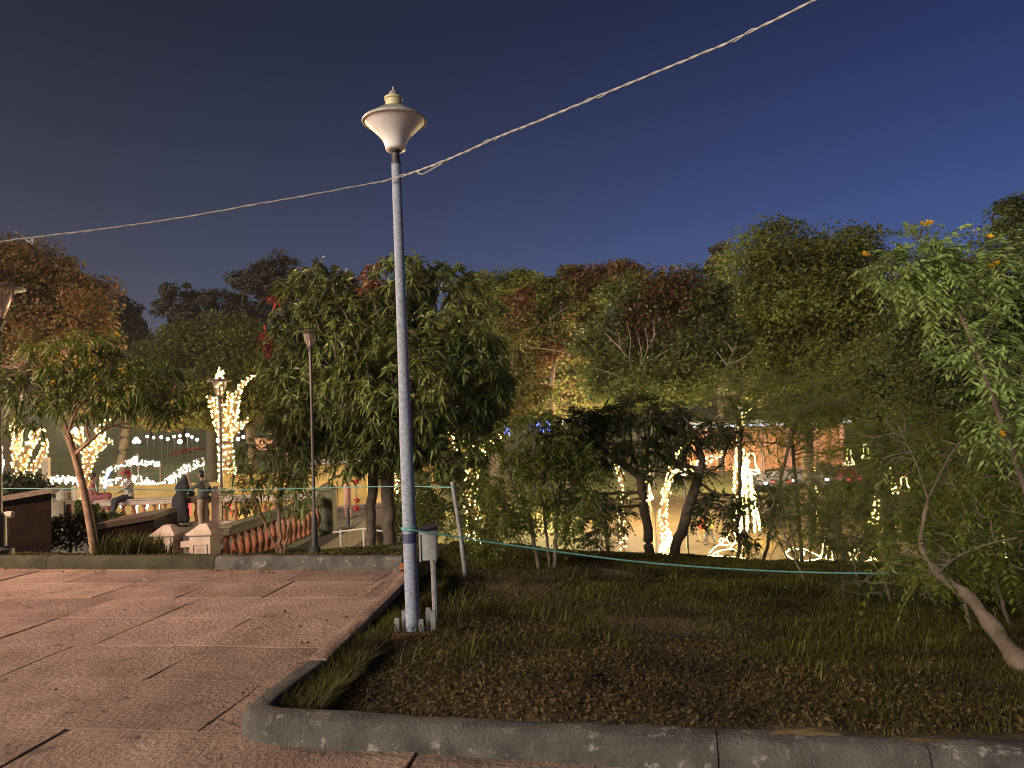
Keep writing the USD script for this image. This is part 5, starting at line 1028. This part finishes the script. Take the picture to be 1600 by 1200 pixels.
lit_tree('tree wrapped in fairy lights directly behind the leaning tree trunk', 'warm fairy lights wound around the tree behind the leaning trunk', 42,
         [([(132, 780), (133, 745)], .30, .26), ([(133, 745), (142, 715), (152, 690), (160, 676)], .26, .10), ([(138, 720), (128, 690), (124, 668)], .18, .08), ([(144, 708), (160, 695), (174, 690)], .16, .08), ([(126, 690), (112, 680), (100, 672)], .14, .06), ([(150, 690), (155, 668), (170, 655)], .12, .06)], 83, .027, .26, .15)
lit_tree('tree with light wrapped limbs glimpsed through the mango leaves', 'fairy lights glimmering through the right side of the mango tree', 36,
         [([(738, 770), (738, 730)], .3, .26), ([(738, 730), (728, 690), (722, 655)], .2, .1), ([(738, 730), (748, 690), (756, 650)], .2, .1), ([(738, 720), (760, 700), (780, 680)], .16, .08), ([(732, 710), (712, 690), (704, 660)], .16, .08)], 84, .03, .24, .14, crown=[(740, 660, 45, 35)])
lit_tree('tree with light wrapped limbs hidden behind the mango trunks', 'fairy lights glimmering low behind the mango trunks', 38,
         [([(612, 780), (612, 735)], .3, .26), ([(612, 735), (600, 690), (596, 650)], .2, .1), ([(612, 735), (625, 695), (640, 660)], .2, .1), ([(610, 715), (660, 690), (672, 665)], .16, .08), ([(606, 720), (578, 690), (566, 665)], .16, .08)], 85, .03, .24, .14, crown=[(615, 670, 55, 35)])
lit_tree('thin tree with a light wrapped trunk right of the pavilion posts', 'fairy lights wound up the thin trunk in front of the orange wall', 44, [([(1268, 745), (1264, 715), (1262, 688)], .16, .12), ([(1262, 690), (1255, 660), (1240, 640)], .1, .05)], 86, .03, .18, .12)
lit_tree('thin tree with a light wrapped trunk left of the light cone', 'fairy lights on the thin trunk left of the tall light cone', 44, [([(1151, 770), (1153, 735), (1155, 690)], .16, .12), ([(1155, 690), (1160, 660), (1172, 640)], .1, .05)], 87, .03, .2, .14)
lit_tree('tree with a light wrapped trunk behind the forked tree', 'fairy lights wound up the trunk behind the forked tree', 34, [([(1042, 862), (1036, 800), (1046, 745), (1058, 700)], .14, .1), ([(1046, 745), (1080, 730), (1130, 708)], .1, .06)], 88, .024, .2, .12)
lit_tree('slim tree with a light wrapped trunk left of the hanging light bell', 'fairy lights on the slim trunk left of the hanging bell', 34, [([(973, 830), (972, 800), (974, 775)], .10, .08), ([(974, 775), (968, 740), (955, 700)], .08, .05)], 89, .022, .22, .14)
# cones of lights standing on the lawn
def light_cone(label, px, py_base, py_top, wpx, d, seed, n):
    r = np.random.default_rng(seed); s = scale_at(d); b = P(px, py_base, d); b[2] = min(b[2], height(b[0], b[1])) if False else b[2]; h = (py_base - py_top) * s; w = wpx * s / 2
    t = Thing('light_cone', label, 'light decoration', b)
    t.part('mast', tube([b - [0, 0, max(0, b[2] - float(height(b[0], b[1])))], b + [0, 0, h]], .03, 6), 'dark_metal')
    k = 9
    for i in range(k): a = i * 2 * PI / k; t.part('wire', tube([b + [w * math.cos(a), w * math.sin(a), 0], b + [0, 0, h]], .006, 3), 'dark_metal')
    u = 1 - np.sqrt(r.uniform(0, 1, n)); a = (r.integers(0, k, n) + .0) * 2 * PI / k; q = b + np.stack([w * (1 - u) * np.cos(a), w * (1 - u) * np.sin(a), h * u], 1) + r.normal(0, .03, (n, 3))
    t.part('bulbs', bulbs(q, .034 * r.uniform(.7, 1.3, n)), 'bulb_warm', kind='stuff')
light_cone('tall narrow cone of warm lights beside the lit path', 1171, 828, 700, 34, 38, 1, 560)
light_cone('small cone of lights behind the forked tree foot', 1044, 862, 822, 26, 34, 2, 150)
light_cone('cone of lights on the lawn at the right, orange glow beside it', 1376, 822, 762, 34, 40, 3, 190)
light_cone('thin cone of lights far right above the feathery bush', 1390, 770, 718, 22, 46, 4, 60)
# bells of light tube
def light_bell(label, px, py, wpx, hpx, d):
    c = P(px, py, d); s = scale_at(d); w, h = wpx * s / 2, hpx * s; t = Thing('light_bell', label, 'light decoration', c)
    out = lambda sg: tube(catmull([c + [sg * .12 * w, 0, 0], c + [sg * .42 * w, 0, -.15 * h], c + [sg * .5 * w, 0, -.6 * h], c + [sg * w, 0, -.92 * h]], 5), .035, 5)
    t.part('side', out(-1), 'neon_warm'); t.part('side', out(1), 'neon_warm')
    a = np.linspace(0, 2 * PI, 20); t.part('rim', tube(np.stack([c[0] + w * np.cos(a), c[1] + w * .5 * np.sin(a), c[2] - .92 * h + 0 * a + .08 * h * np.sin(a)], 1), .038, 5), 'neon_warm')
    t.part('clapper', to_vf(ball(c + [0, 0, -h], .07, 10)), 'neon_warm')
    t.part('hanger', tube([c, c + [0, 0, .7 * h]], .012, 4), 'dark_metal')
    g = float(height(c[0], c[1])); t.part('pole', tube([(c[0] + w * 1.3, c[1], g), (c[0] + w * 1.3, c[1], c[2] + .7 * h), c + [0, 0, .7 * h]], .03, 6), 'dark_metal')
light_bell('large glowing bell outline above the tall light cone', 1173, 708, 26, 32, 40)
light_bell('glowing bell outline hanging left of the forked tree', 1010, 752, 17, 28, 33)
light_bell('small glowing bell outline in the bushes on the right', 1326, 702, 14, 24, 42)
light_bell('pair partner glowing bell further right in the bushes', 1352, 694, 14, 22, 43)
light_bell('faint thin bell outline low behind the feathery bush', 1412, 745, 20, 22, 42)
# tube outlines of animals at the lawn edge
def neon(name, label, d, lines, r=.02, mat='neon_warm', base=None):
    pts = [[P(x, y, d + (dd if len(q) > 2 else 0)) for q in ln for (x, y, *dd_) in [q] for dd in [dd_[0] if dd_ else 0]] for ln in lines]
    b = np.vstack(pts).mean(0); g = float(height(b[0], b[1])); b[2] = min(np.vstack(pts)[:, 2].min(), b[2]); t = Thing(name, label, 'light decoration', b)
    for q in pts: t.part('outline', tube(catmull(q, 5) if len(q) > 2 else q, r, 5), mat)
    for x in (np.vstack(pts)[:, 0].min() + .15, np.vstack(pts)[:, 0].max() - .15): t.part('support', tube([(x, b[1] + .05, g - .05), (x, b[1] + .05, max(b[2], g) + .15)], .015, 5), 'dark_metal')
neon('light_deer', 'deer outline of glowing tube with branched antlers', 31, [[(1112, 868), (1120, 862), (1140, 858), (1152, 862), (1160, 872)], [(1120, 862), (1124, 874), (1118, 878)], [(1140, 858), (1146, 850), (1156, 848), (1160, 856)], [(1143, 852), (1136, 842), (1140, 834)], [(1146, 850), (1150, 840), (1147, 832)], [(1138, 845), (1130, 842)], [(1149, 843), (1156, 838)], [(1126, 850), (1124, 844), (1128, 840), (1130, 846), (1126, 850)], [(1104, 870), (1112, 868), (1166, 872), (1170, 878)], [(1108, 864), (1122, 852), (1138, 852)]], .024)
neon('light_fish', 'fish outline of glowing tube with a round eye and tall tail', 32, [[(1226, 864), (1236, 859), (1256, 858), (1274, 866), (1282, 872), (1262, 876), (1240, 874), (1226, 864)], [(1251, 864), (1255, 862), (1257, 866), (1253, 868), (1251, 864)], [(1282, 872), (1286, 855), (1288, 836)], [(1288, 836), (1288, 855), (1284, 866)], [(1284, 872), (1296, 874), (1302, 875)], [(1292, 850), (1292, 866), (1290, 872)], [(1299, 858), (1301, 872)], [(1232, 858), (1240, 855)]], .026)
neon('light_flower', 'flower outline of glowing tube at the lawn edge', 30, [[(1330, 876), (1334, 862), (1340, 856), (1342, 864), (1336, 870)], [(1330, 868), (1326, 862), (1330, 858), (1334, 862)], [(1342, 880), (1356, 876), (1366, 872)], [(1360, 882), (1364, 872), (1370, 876), (1380, 884)], [(1336, 870), (1340, 882)], [(1364, 860), (1360, 872)]], .024)
r_ = np.random.default_rng(77); cF = P(1568, 905, 24); ft = Thing('light_fountain', 'fountain shaped cluster of glowing strands at the right edge', 'light decoration', cF)
for i in range(9):
    x0 = r_.uniform(-.28, .28); ft.part('strand', tube(catmull([cF + [x0, r_.uniform(-.1, .1), .1], cF + [x0 * .8, 0, .8 + r_.uniform(0, .2)], cF + [x0 * .5, 0, 1.3 + r_.uniform(0, .4)]], 4), .014, 4), 'neon_warm')
a = np.linspace(0, 2 * PI, 46); q = np.stack([cF[0] + .85 * np.cos(a), cF[1] + .8 * np.sin(a), cF[2] + .02 + 0 * a], 1); ft.part('bulbs', bulbs(np.vstack([q, q * [1, 1, 1] + [0, 0, .1]]), .026), 'bulb_white', kind='stuff')
ft.part('basin', lathe([(.9, -.35), (.95, 0), (.8, .0), (.7, -.2)], 24, cF), 'pale_plaster', smooth=40)
# garlands over the left lawn
def garland(label, pl, d, n, seed, drip=.3, mat='bulb_white', br=.021):
    r = np.random.default_rng(seed); q = catmull([P(x, y, d + (k[0] if k else 0)) for x, y, *k in pl], 8); t = Thing('light_garland', label, 'fairy lights', q[0])
    t.part('wire', tube(q, .012, 4), 'dark_metal'); s = r.uniform(0, len(q) - 1.01, n); i = s.astype(int); p_ = q[i] + (q[i + 1] - q[i]) * (s - i)[:, None] - np.stack([0 * s, 0 * s, r.uniform(0, drip, n)], 1) + r.normal(0, .03, (n, 3))
    t.part('bulbs', bulbs(p_, br * r.uniform(.7, 1.3, n)), mat, kind='stuff')
    for e in (0, -1):
        g = float(height(q[e][0], q[e][1])); t.part('pole', tube([(q[e][0], q[e][1], g), q[e]], .035, 6), 'lamp_brown_metal')
garland('straight garland of white lights above the lawn left of the pink dress', [(78, 745), (105, 744), (130, 746)], 40, 110, 1, .35)
garland('low garland of white lights left of the gate shaped one', [(4, 742), (30, 748), (58, 760), (76, 752)], 40, 70, 2, .35)
garland('rising garland of white lights between the two seated people', [(156, 742), (176, 727), (205, 717), (216, 708)], 42, 90, 3, .4)
garland('short garland of white lights right of the red cap', [(205, 722), (228, 720), (250, 722)], 46, 60, 4, .3)
garland('swag of white lights between the red cap and the black robe', [(160, 750), (190, 746), (215, 744), (235, 752), (250, 754), (268, 742), (290, 726), (318, 714)], 40, 300, 5, .45)
garland('lower swag of white lights ending by the raised hand', [(230, 748), (252, 756), (276, 740)], 38, 80, 6, .3)
garland('drip of lights on the gate post left of the leaning trunk', [(77, 750), (82, 748), (84, 760), (84, 776)], 38, 70, 7, .2)
garland('string of white lights climbing the left edge post', [(2, 690), (4, 715), (5, 735)], 38, 40, 8, .5)
# far street and stalls
r_ = np.random.default_rng(5)
def globe_lamp(label, px, py, d, r=.16, mat='lamp_white', group=None):
    c = P(px, py, d); g = float(height(c[0], c[1])); t = Thing('globe_lamp', label, 'lamp', (c[0], c[1], g), group=group)
    t.part('globe', to_vf(ball(c, max(r, .14), 12)), mat, smooth=True); t.part('pole', tube([(c[0], c[1], min(g, c[2] - 1)), c - [0, 0, r * .9]], .03, 6), 'dark_metal')
gl = [(210, 690), (213, 686), (217, 690), (230, 682), (240, 684), (252, 683), (262, 686), (272, 682), (281, 681), (281, 690), (293, 680), (300, 683), (308, 687), (326, 685), (331, 683), (341, 688), (334, 694), (380, 683), (372, 686)]
for px, py in gl: globe_lamp('small white globe lamp in the row along the far road', px, py, 82, r_.uniform(.10, .24), group='white lamps along the far road')
for nm, px, py, d, I, c in [('street_light', 458, 617, 70, 900., (1, .9, .75)), ('street_light_001', 428, 649, 70, 900., (1, .9, .75)), ('pavilion_light', 1172, 630, 60.6, 700., (1, .72, .38)), ('pavilion_light_001', 1152, 634, 59.8, 500., (1, .72, .38)), ('far_lamp_light', 962, 617, 60, 1200., (1, .75, .42)), ('far_lamp_light_001', 880, 660, 60, 900., (1, .85, .7)), ('road_light', 240, 684, 82, 900., (1, .85, .7)), ('road_light_001', 300, 683, 82, 900., (1, .85, .7))]:
    sphere_light(nm, P(px, py, d), .11, I, c)
for px, py, l in [(458, 617, 'bright white street lamp beside the green panel'), (428, 649, 'white street lamp left of the yellow sign board')]: globe_lamp(l, px, py, 70, .2)
for px, py, l in [(962, 617, 'warm lamp above the dark flat crown, left'), (1013, 557, 'tiny warm lamp among the pale limbs'), (880, 660, 'white lamp glimpsed left of the flat dark crown')]: globe_lamp(l, px, py, 60, .12, 'bulb_white')
for i, (px, py, d, I, c, l) in enumerate([(1069, 738, 33, 200., (1, .72, .38), 'bright warm lamp shining through the forked tree'), (1007, 690, 46, 1800., (1, .74, .40), 'warm lamp low under the pale limbed trees'), (845, 690, 48, 1800., (1, .72, .42), 'warm lamp behind the shrubs right of the mango tree'), (118, 672, 50, 2000., (1, .75, .4), 'warm lamp behind the light wrapped trees at the left'), (1385, 815, 41, 160., (1, .62, .25), 'orange lamp at the foot of the right light cone')]):
    q = P(px, py, d); g = float(height(q[0], q[1])); t = Thing('park_light', l, 'lamp', (q[0], q[1], g)); t.part('globe', to_vf(ball(q, .16, 12)), 'flood_warm', smooth=True); t.part('pole', tube([(q[0], q[1], g - .1), q - [0, 0, .14]], .05, 6), 'dark_metal'); sphere_light('park_lamp_light' + (f'_{i:03d}' if i else ''), q, .165, I, c)
for i, (px, py) in enumerate([(213, 787), (228, 790)]): sphere_light('ground_lamp_light' + (f'_{i:03d}' if i else ''), P(px, py, 27), .105, 60., (1, .92, .85))
q = P(443, 632, 74); single('green_panel', box(q, (2.2, .1, 1.5)), 'green_sign', 'glowing green panel on the far side of the park', 'panel')
t = Thing('sign_board', 'orange yellow board on a post below the green panel', 'sign', (*P(451, 660, 66)[:2], float(height(*P(451, 660, 66)[:2]))))
q = P(451, 650, 66); t.part('board', box(q, (.62, .05, .5), 0, .01), 'sign_orange'); t.part('post', tube([q - [.25, -.05, 4], q + [-.25, .05, .2]], .05, 6), 'pink_paint')
t = Thing('picket_fence', 'pinkish picket fence left of the mango tree', 'fence', (*P(410, 700, 58)[:2], P(410, 700, 58)[2]))
for px in range(392, 436, 2): q = P(px, 694, 58); t.part('picket', box(q, (.06, .03, .9)), 'pink_paint')
t.part('rail', tube([P(391, 690, 58.1), P(436, 690, 58.1)], .03, 4), 'pink_paint')
t = Thing('yellow_railing', 'yellow lit railing right of the lamp post behind the mango leaves', 'railing', (*P(655, 730, 30)[:2], P(655, 730, 30)[2] - .5))
for px in range(640, 678, 3): q = P(px, 728, 30); t.part('bar', box(q, (.035, .03, .32)), 'sign_orange')
t.part('rail', tube([P(638, 722, 30.05), P(679, 724, 30.05)], .025, 4), 'sign_orange'); t.part('rail', tube([P(638, 734, 30.05), P(679, 736, 30.05)], .025, 4), 'sign_orange'); q = P(676, 740, 30); t.part('post', tube([q - [0, 0, 2], q + [0, 0, .7]], .04, 6), 'sign_orange')
# red paper stars on a string
def star(label, px, py, rpx, d, mat='red_paper'):
    c = P(px, py, d); R = rpx * scale_at(d); t = Thing('paper_star', label, 'star lantern', c); v = [c + [0, -.08, 0], c + [0, .08, 0]]
    for k in range(10): a = PI / 2 + k * PI / 5; rr = R if k % 2 == 0 else R * .45; v.append(c + np.array([rr * math.cos(a), 0, rr * math.sin(a)]))
    f = [(0, 2 + (k + 1) % 10, 2 + k) for k in range(10)] + [(1, 2 + k, 2 + (k + 1) % 10) for k in range(10)]
    t.part('star', (np.array(v), np.array(f)), mat); t.part('cord', tube([c + [0, 0, R], c + [0, 0, R + .8]], .008, 3), 'dark_metal')
for i, (px, py, r0, l) in enumerate([(557, 752, 7, 'red paper star high in the gap of the mango leaves'), (558, 782, 7, 'middle red paper star beside the mango trunks'), (557, 794, 8, 'lowest red paper star beside the mango trunks'), (581, 790, 6, 'red paper star between the two mango trunks'), (684, 733, 9, 'red paper star right of the lamp post'), (692, 729, 7, 'second red paper star right of the lamp post')]): star(l, px, py, r0, 24)
single('red_flower_bed', litter(900, (P(266, 710, 100)[0], P(294, 710, 100)[0]), (96, 106), lambda x, y, r: patch(x, y, .5, 3) > .40, 9, .6), 'red_leaf', 'bed of red flowers on the lawn below the far white lamps', 'flower bed', kind='stuff')
# lights seen through the balusters, red glow lamps
for px, py, m, l in [(213, 787, 'lamp_white', 'white lamp shining through the balusters under the plaid shirt'), (228, 790, 'lamp_white', 'second white lamp shining through the balusters'), (192, 790, 'lamp_white', 'white lamp behind the feet of the seated people'), (250, 781, 'bulb_warm', 'small yellow lamp behind the balusters')]:
    q = P(px, py, 27); t = Thing('ground_lamp', l, 'lamp', (q[0], q[1], float(height(q[0], q[1])))); t.part('globe', to_vf(ball(q, .10 if m == 'lamp_white' else .06, 12)), m, smooth=True); t.part('pole', tube([(q[0], q[1], float(height(q[0], q[1])) - .05), q - [0, 0, .08]], .025, 6), 'dark_metal')
for px, py, l in [(294, 790, 'red glowing banner behind the balusters beside the black robe'), (357, 790, 'red glowing banner right of the narrow pillar')]:
    q = P(px, py, 26); single('red_banner', box(q, (.22, .05, .62), 0, .01), 'red_light', l, 'banner')
q = P(168, 740, 34); t = Thing('blue_lamp', 'blue glowing lamp beside the person in the pink dress', 'lamp', (q[0], q[1], -3.6)); t.part('tube', tube([q - [.1, 0, .25], q + [.12, 0, .2]], .06, 8), 'blue_light'); t.part('tube', tube([q - [.15, 0, .65], q - [.05, 0, .40]], .06, 8), 'blue_light'); t.part('pole', tube([q - [.15, 0, 2.6], q - [.15, 0, .6]], .03, 6), 'dark_metal')
for px, py, w, l in [(838, 668, 10, 'blue light panel behind the middle bushes'), (852, 664, 8, 'right blue light panel behind the middle bushes'), (792, 670, 6, 'small blue light left of the blue panels')]: q = P(px, py, 50); single('blue_light', cat([box(q + [k * .14, 0, r_.uniform(-.1, .1)], (.06, .06, .55 + .3 * (k % 2))) for k in range(-w // 4, w // 4 + 1)]), 'blue_light', l, 'light')
q = P(210, 755, 34); 
single('park_wall', box((P(265, 750, 36)[0], 36, P(265, 756, 36)[2] - 1.0), (6.5, .3, 2.0)), 'yellow_wall', 'low yellow wall beyond the balustrade people', 'wall')
single('park_wall', box((P(395, 745, 40)[0], 40, P(395, 745, 40)[2] - .8), (3.4, .3, 1.9)), 'yellow_wall', 'low yellow wall right of the light wrapped trunk', 'wall')
# gate with grey niche at the left
t = Thing('garden_gate', 'pale garden gateway with square posts left of the leaning trunk', 'gate', (*P(95, 760, 37)[:2], -3.5))
for px, tp_ in ((72, 715), (84, 760), (118, 760)): q = P(px, tp_, 37); t.part('post', box((q[0], 37, (q[2] - 3.7) / 2), (.28, .28, q[2] + 3.7), 0, .02), 'streaked_wall')
q = P(100, 775, 37); t.part('panel', box((q[0], 37.1, q[2] - .6), (1.3, .12, 1.6)), 'yellow_wall'); t.part('arch', lathe([(.001, .62), (.26, .4), (.30, -.3), (.30, -.6)][::-1], 14, (q[0], 36.9, q[2] - .2)), 'pale_stone', smooth=40)
# pavilion with an orange wall and cars in front of it
pc = P(1228, 690, 72); g = float(height(pc[0], pc[1])); z1_ = P(1228, 662, 72)[2]
t = Thing('pavilion', 'long orange walled pavilion with white strip lights behind the trees', 'building', (pc[0], pc[1], g))
x0, x1 = P(1080, 690, 72)[0], P(1330, 690, 72)[0]
t.part('wall', box(((x0 + x1) / 2, 74, (g + z1_) / 2), (x1 - x0, .3, z1_ - g)), 'orange_wall'); t.part('roof', box(((x0 + x1) / 2, 73, z1_ + .35), (x1 - x0 + 1.2, 5, .25), 0, .05), 'roof_sheet')
t.part('strip_light', box(((x0 + x1) / 2, 70.6, z1_ + .03), (x1 - x0, .12, .22)), 'strip_light')
for k in range(6): x = x0 + (x1 - x0) * (k + .5) / 6; t.part('column', box((x, 71, (g + z1_) / 2), (.35, .35, z1_ - g), 0, .03), 'pink_paint')
pl_ = P(1165, 632, 60); t = Thing('tube_lamp', 'bright warm tube lamps above the pavilion roof', 'lamp', pl_); 
for dx, dz, hz in ((-.35, -.2, False), (0, .45, True), (.5, .55, True)): t.part('tube', tube([pl_ + [dx, 0, dz], pl_ + ([dx + .5, 0, dz + .05] if hz else [dx, 0, dz - 1.0])], .07, 6), 'neon_warm')
t.part('pole', tube([(pl_[0] - .6, pl_[1], float(height(pl_[0], pl_[1]))), pl_ + [-.6, 0, .6]], .06, 6), 'dark_metal')
def car(label, px, d, rz, paint, lights):
    q = P(px, 700, d); z = float(height(q[0], q[1])) + .02; t = Thing('parked_car', label, 'car', (q[0], q[1], z), rz)
    prof = Polygon([(-2.0, .25), (2.0, .25), (2.05, .62), (1.9, .85), (1.05, .95), (.45, 1.42), (-1.0, 1.45), (-1.6, 1.0), (-2.0, .92)]); b = trimesh.creation.extrude_polygon(prof, 1.6); b.apply_transform(trimesh.transformations.rotation_matrix(PI / 2, [1, 0, 0])); b.apply_translation([0, .8, 0]); cb_ = t.part('body', b, paint, local=True)
    gl_ = Polygon([(.92, .98), (.40, 1.36), (-.92, 1.38), (-1.35, 1.02)]); 
    for y in (-.815, .805): w_ = trimesh.creation.extrude_polygon(gl_, .01); w_.apply_transform(trimesh.transformations.rotation_matrix(PI / 2, [1, 0, 0])); w_.apply_translation([0, y + .01, 0]); t.part('window', w_, 'car_glass', local=True, under=cb_)
    for x in (-1.25, 1.25):
        for y in (-.78, .78): v, f = lathe([(.001, -.1), (.32, -.1), (.32, .1), (.001, .1)], 16); v = v[:, [0, 2, 1]]; t.part('wheel', (v + [x, y, .32], f), 'rubber', local=True)
    for y in (-.6, .6): t.part('headlight', box((2.04, y, .68), (.06, .26, .16)), 'lamp_white', local=True); t.part('tail_light', box((-2.02, y, .75), (.06, .24, .14)), 'tail_light', local=True)
car('grey car facing the camera before the orange wall, leftmost', 1180, 62, -PI / 2 + .3, 'car_paint', 1); car('grey car facing away before the orange wall, red tail lights', 1212, 62, PI / 2 - .2, 'car_paint', 1); car('car with bright headlights behind the thin lit trunk', 1243, 63, -PI / 2 - .2, 'car_paint', 1); car('dark grey car with headlights right of the thin lit trunk', 1276, 63, -PI / 2 + .2, 'car_paint', 1); car('red car facing away at the right end of the row', 1304, 62, PI / 2 + .3, 'car_red', 1)
# hedge and planting on the left
def bush(name, label, c, rad, n, leaf, mat, seed):
    r = np.random.default_rng(seed); p_, d_ = in_lobes([(np.asarray(c), rad)], n, r, .55); t = Thing(name, label, 'shrub', np.asarray(c) - [0, 0, rad[2]]); t.part('foliage', quad_leaves(p_ + r.normal(0, .04, p_.shape), d_ + r.normal(0, .5, p_.shape), leaf * r.uniform(.6, 1.4, n), .55, seed), mat, kind='stuff')
    t.part('stem', tube([np.asarray(c) - [0, 0, rad[2] * 1.3], np.asarray(c)], [.03, .02], 6), 'bark_dark')
bush('hedge', 'dark hedge behind the brown wall at the left edge', P(15, 772, 15.5), (.9, .6, .45), 5000, .08, 'hedge_leaf', 1)
bush('low_shrub', 'small leafy shrub in the planting behind the leaning trunk', P(115, 800, 19), (.7, .4, .28), 2600, .09, 'shrub_leaf', 2)
bush('low_shrub', 'leafy shrub under the person in the pink dress', P(160, 812, 19.5), (.6, .4, .16), 1800, .09, 'shrub_leaf', 3)
bush('low_shrub', 'dark shrub between the dark walls', P(110, 830, 15), (.8, .5, .35), 2600, .07, 'hedge_leaf', 4)
bush('low_shrub', 'bright shrub low behind the mango trunks', P(650, 800, 20), (.8, .5, .9), 4200, .10, 'shrub_leaf', 5)
t = Thing('garden_bench', 'pale stone block with an orange end in the planting left of the leaning trunk', 'bench', (*P(92, 800, 17)[:2], TZ)); q = P(92, 795, 17); t.part('seat', box(q, (.5, .4, .35), 0, .02), 'streaked_wall'); t.part('end', lathe([(.08, -.5), (.10, -.2), (.06, .1)], 12, q + [.25, -.05, 0]), 'terracotta', smooth=40)


usdkit.material(stage, '/World/Looks/haze', {'v': ('principled_volume', {'color': (.93, .92, .92), 'density': .00022, 'anisotropy': .5})}, [], volume='v.volume')
hz = trimesh.creation.box([700, 560, 75]); hz.apply_translation([0, 200, 27]); single('haze', hz, 'haze', kind='stuff')
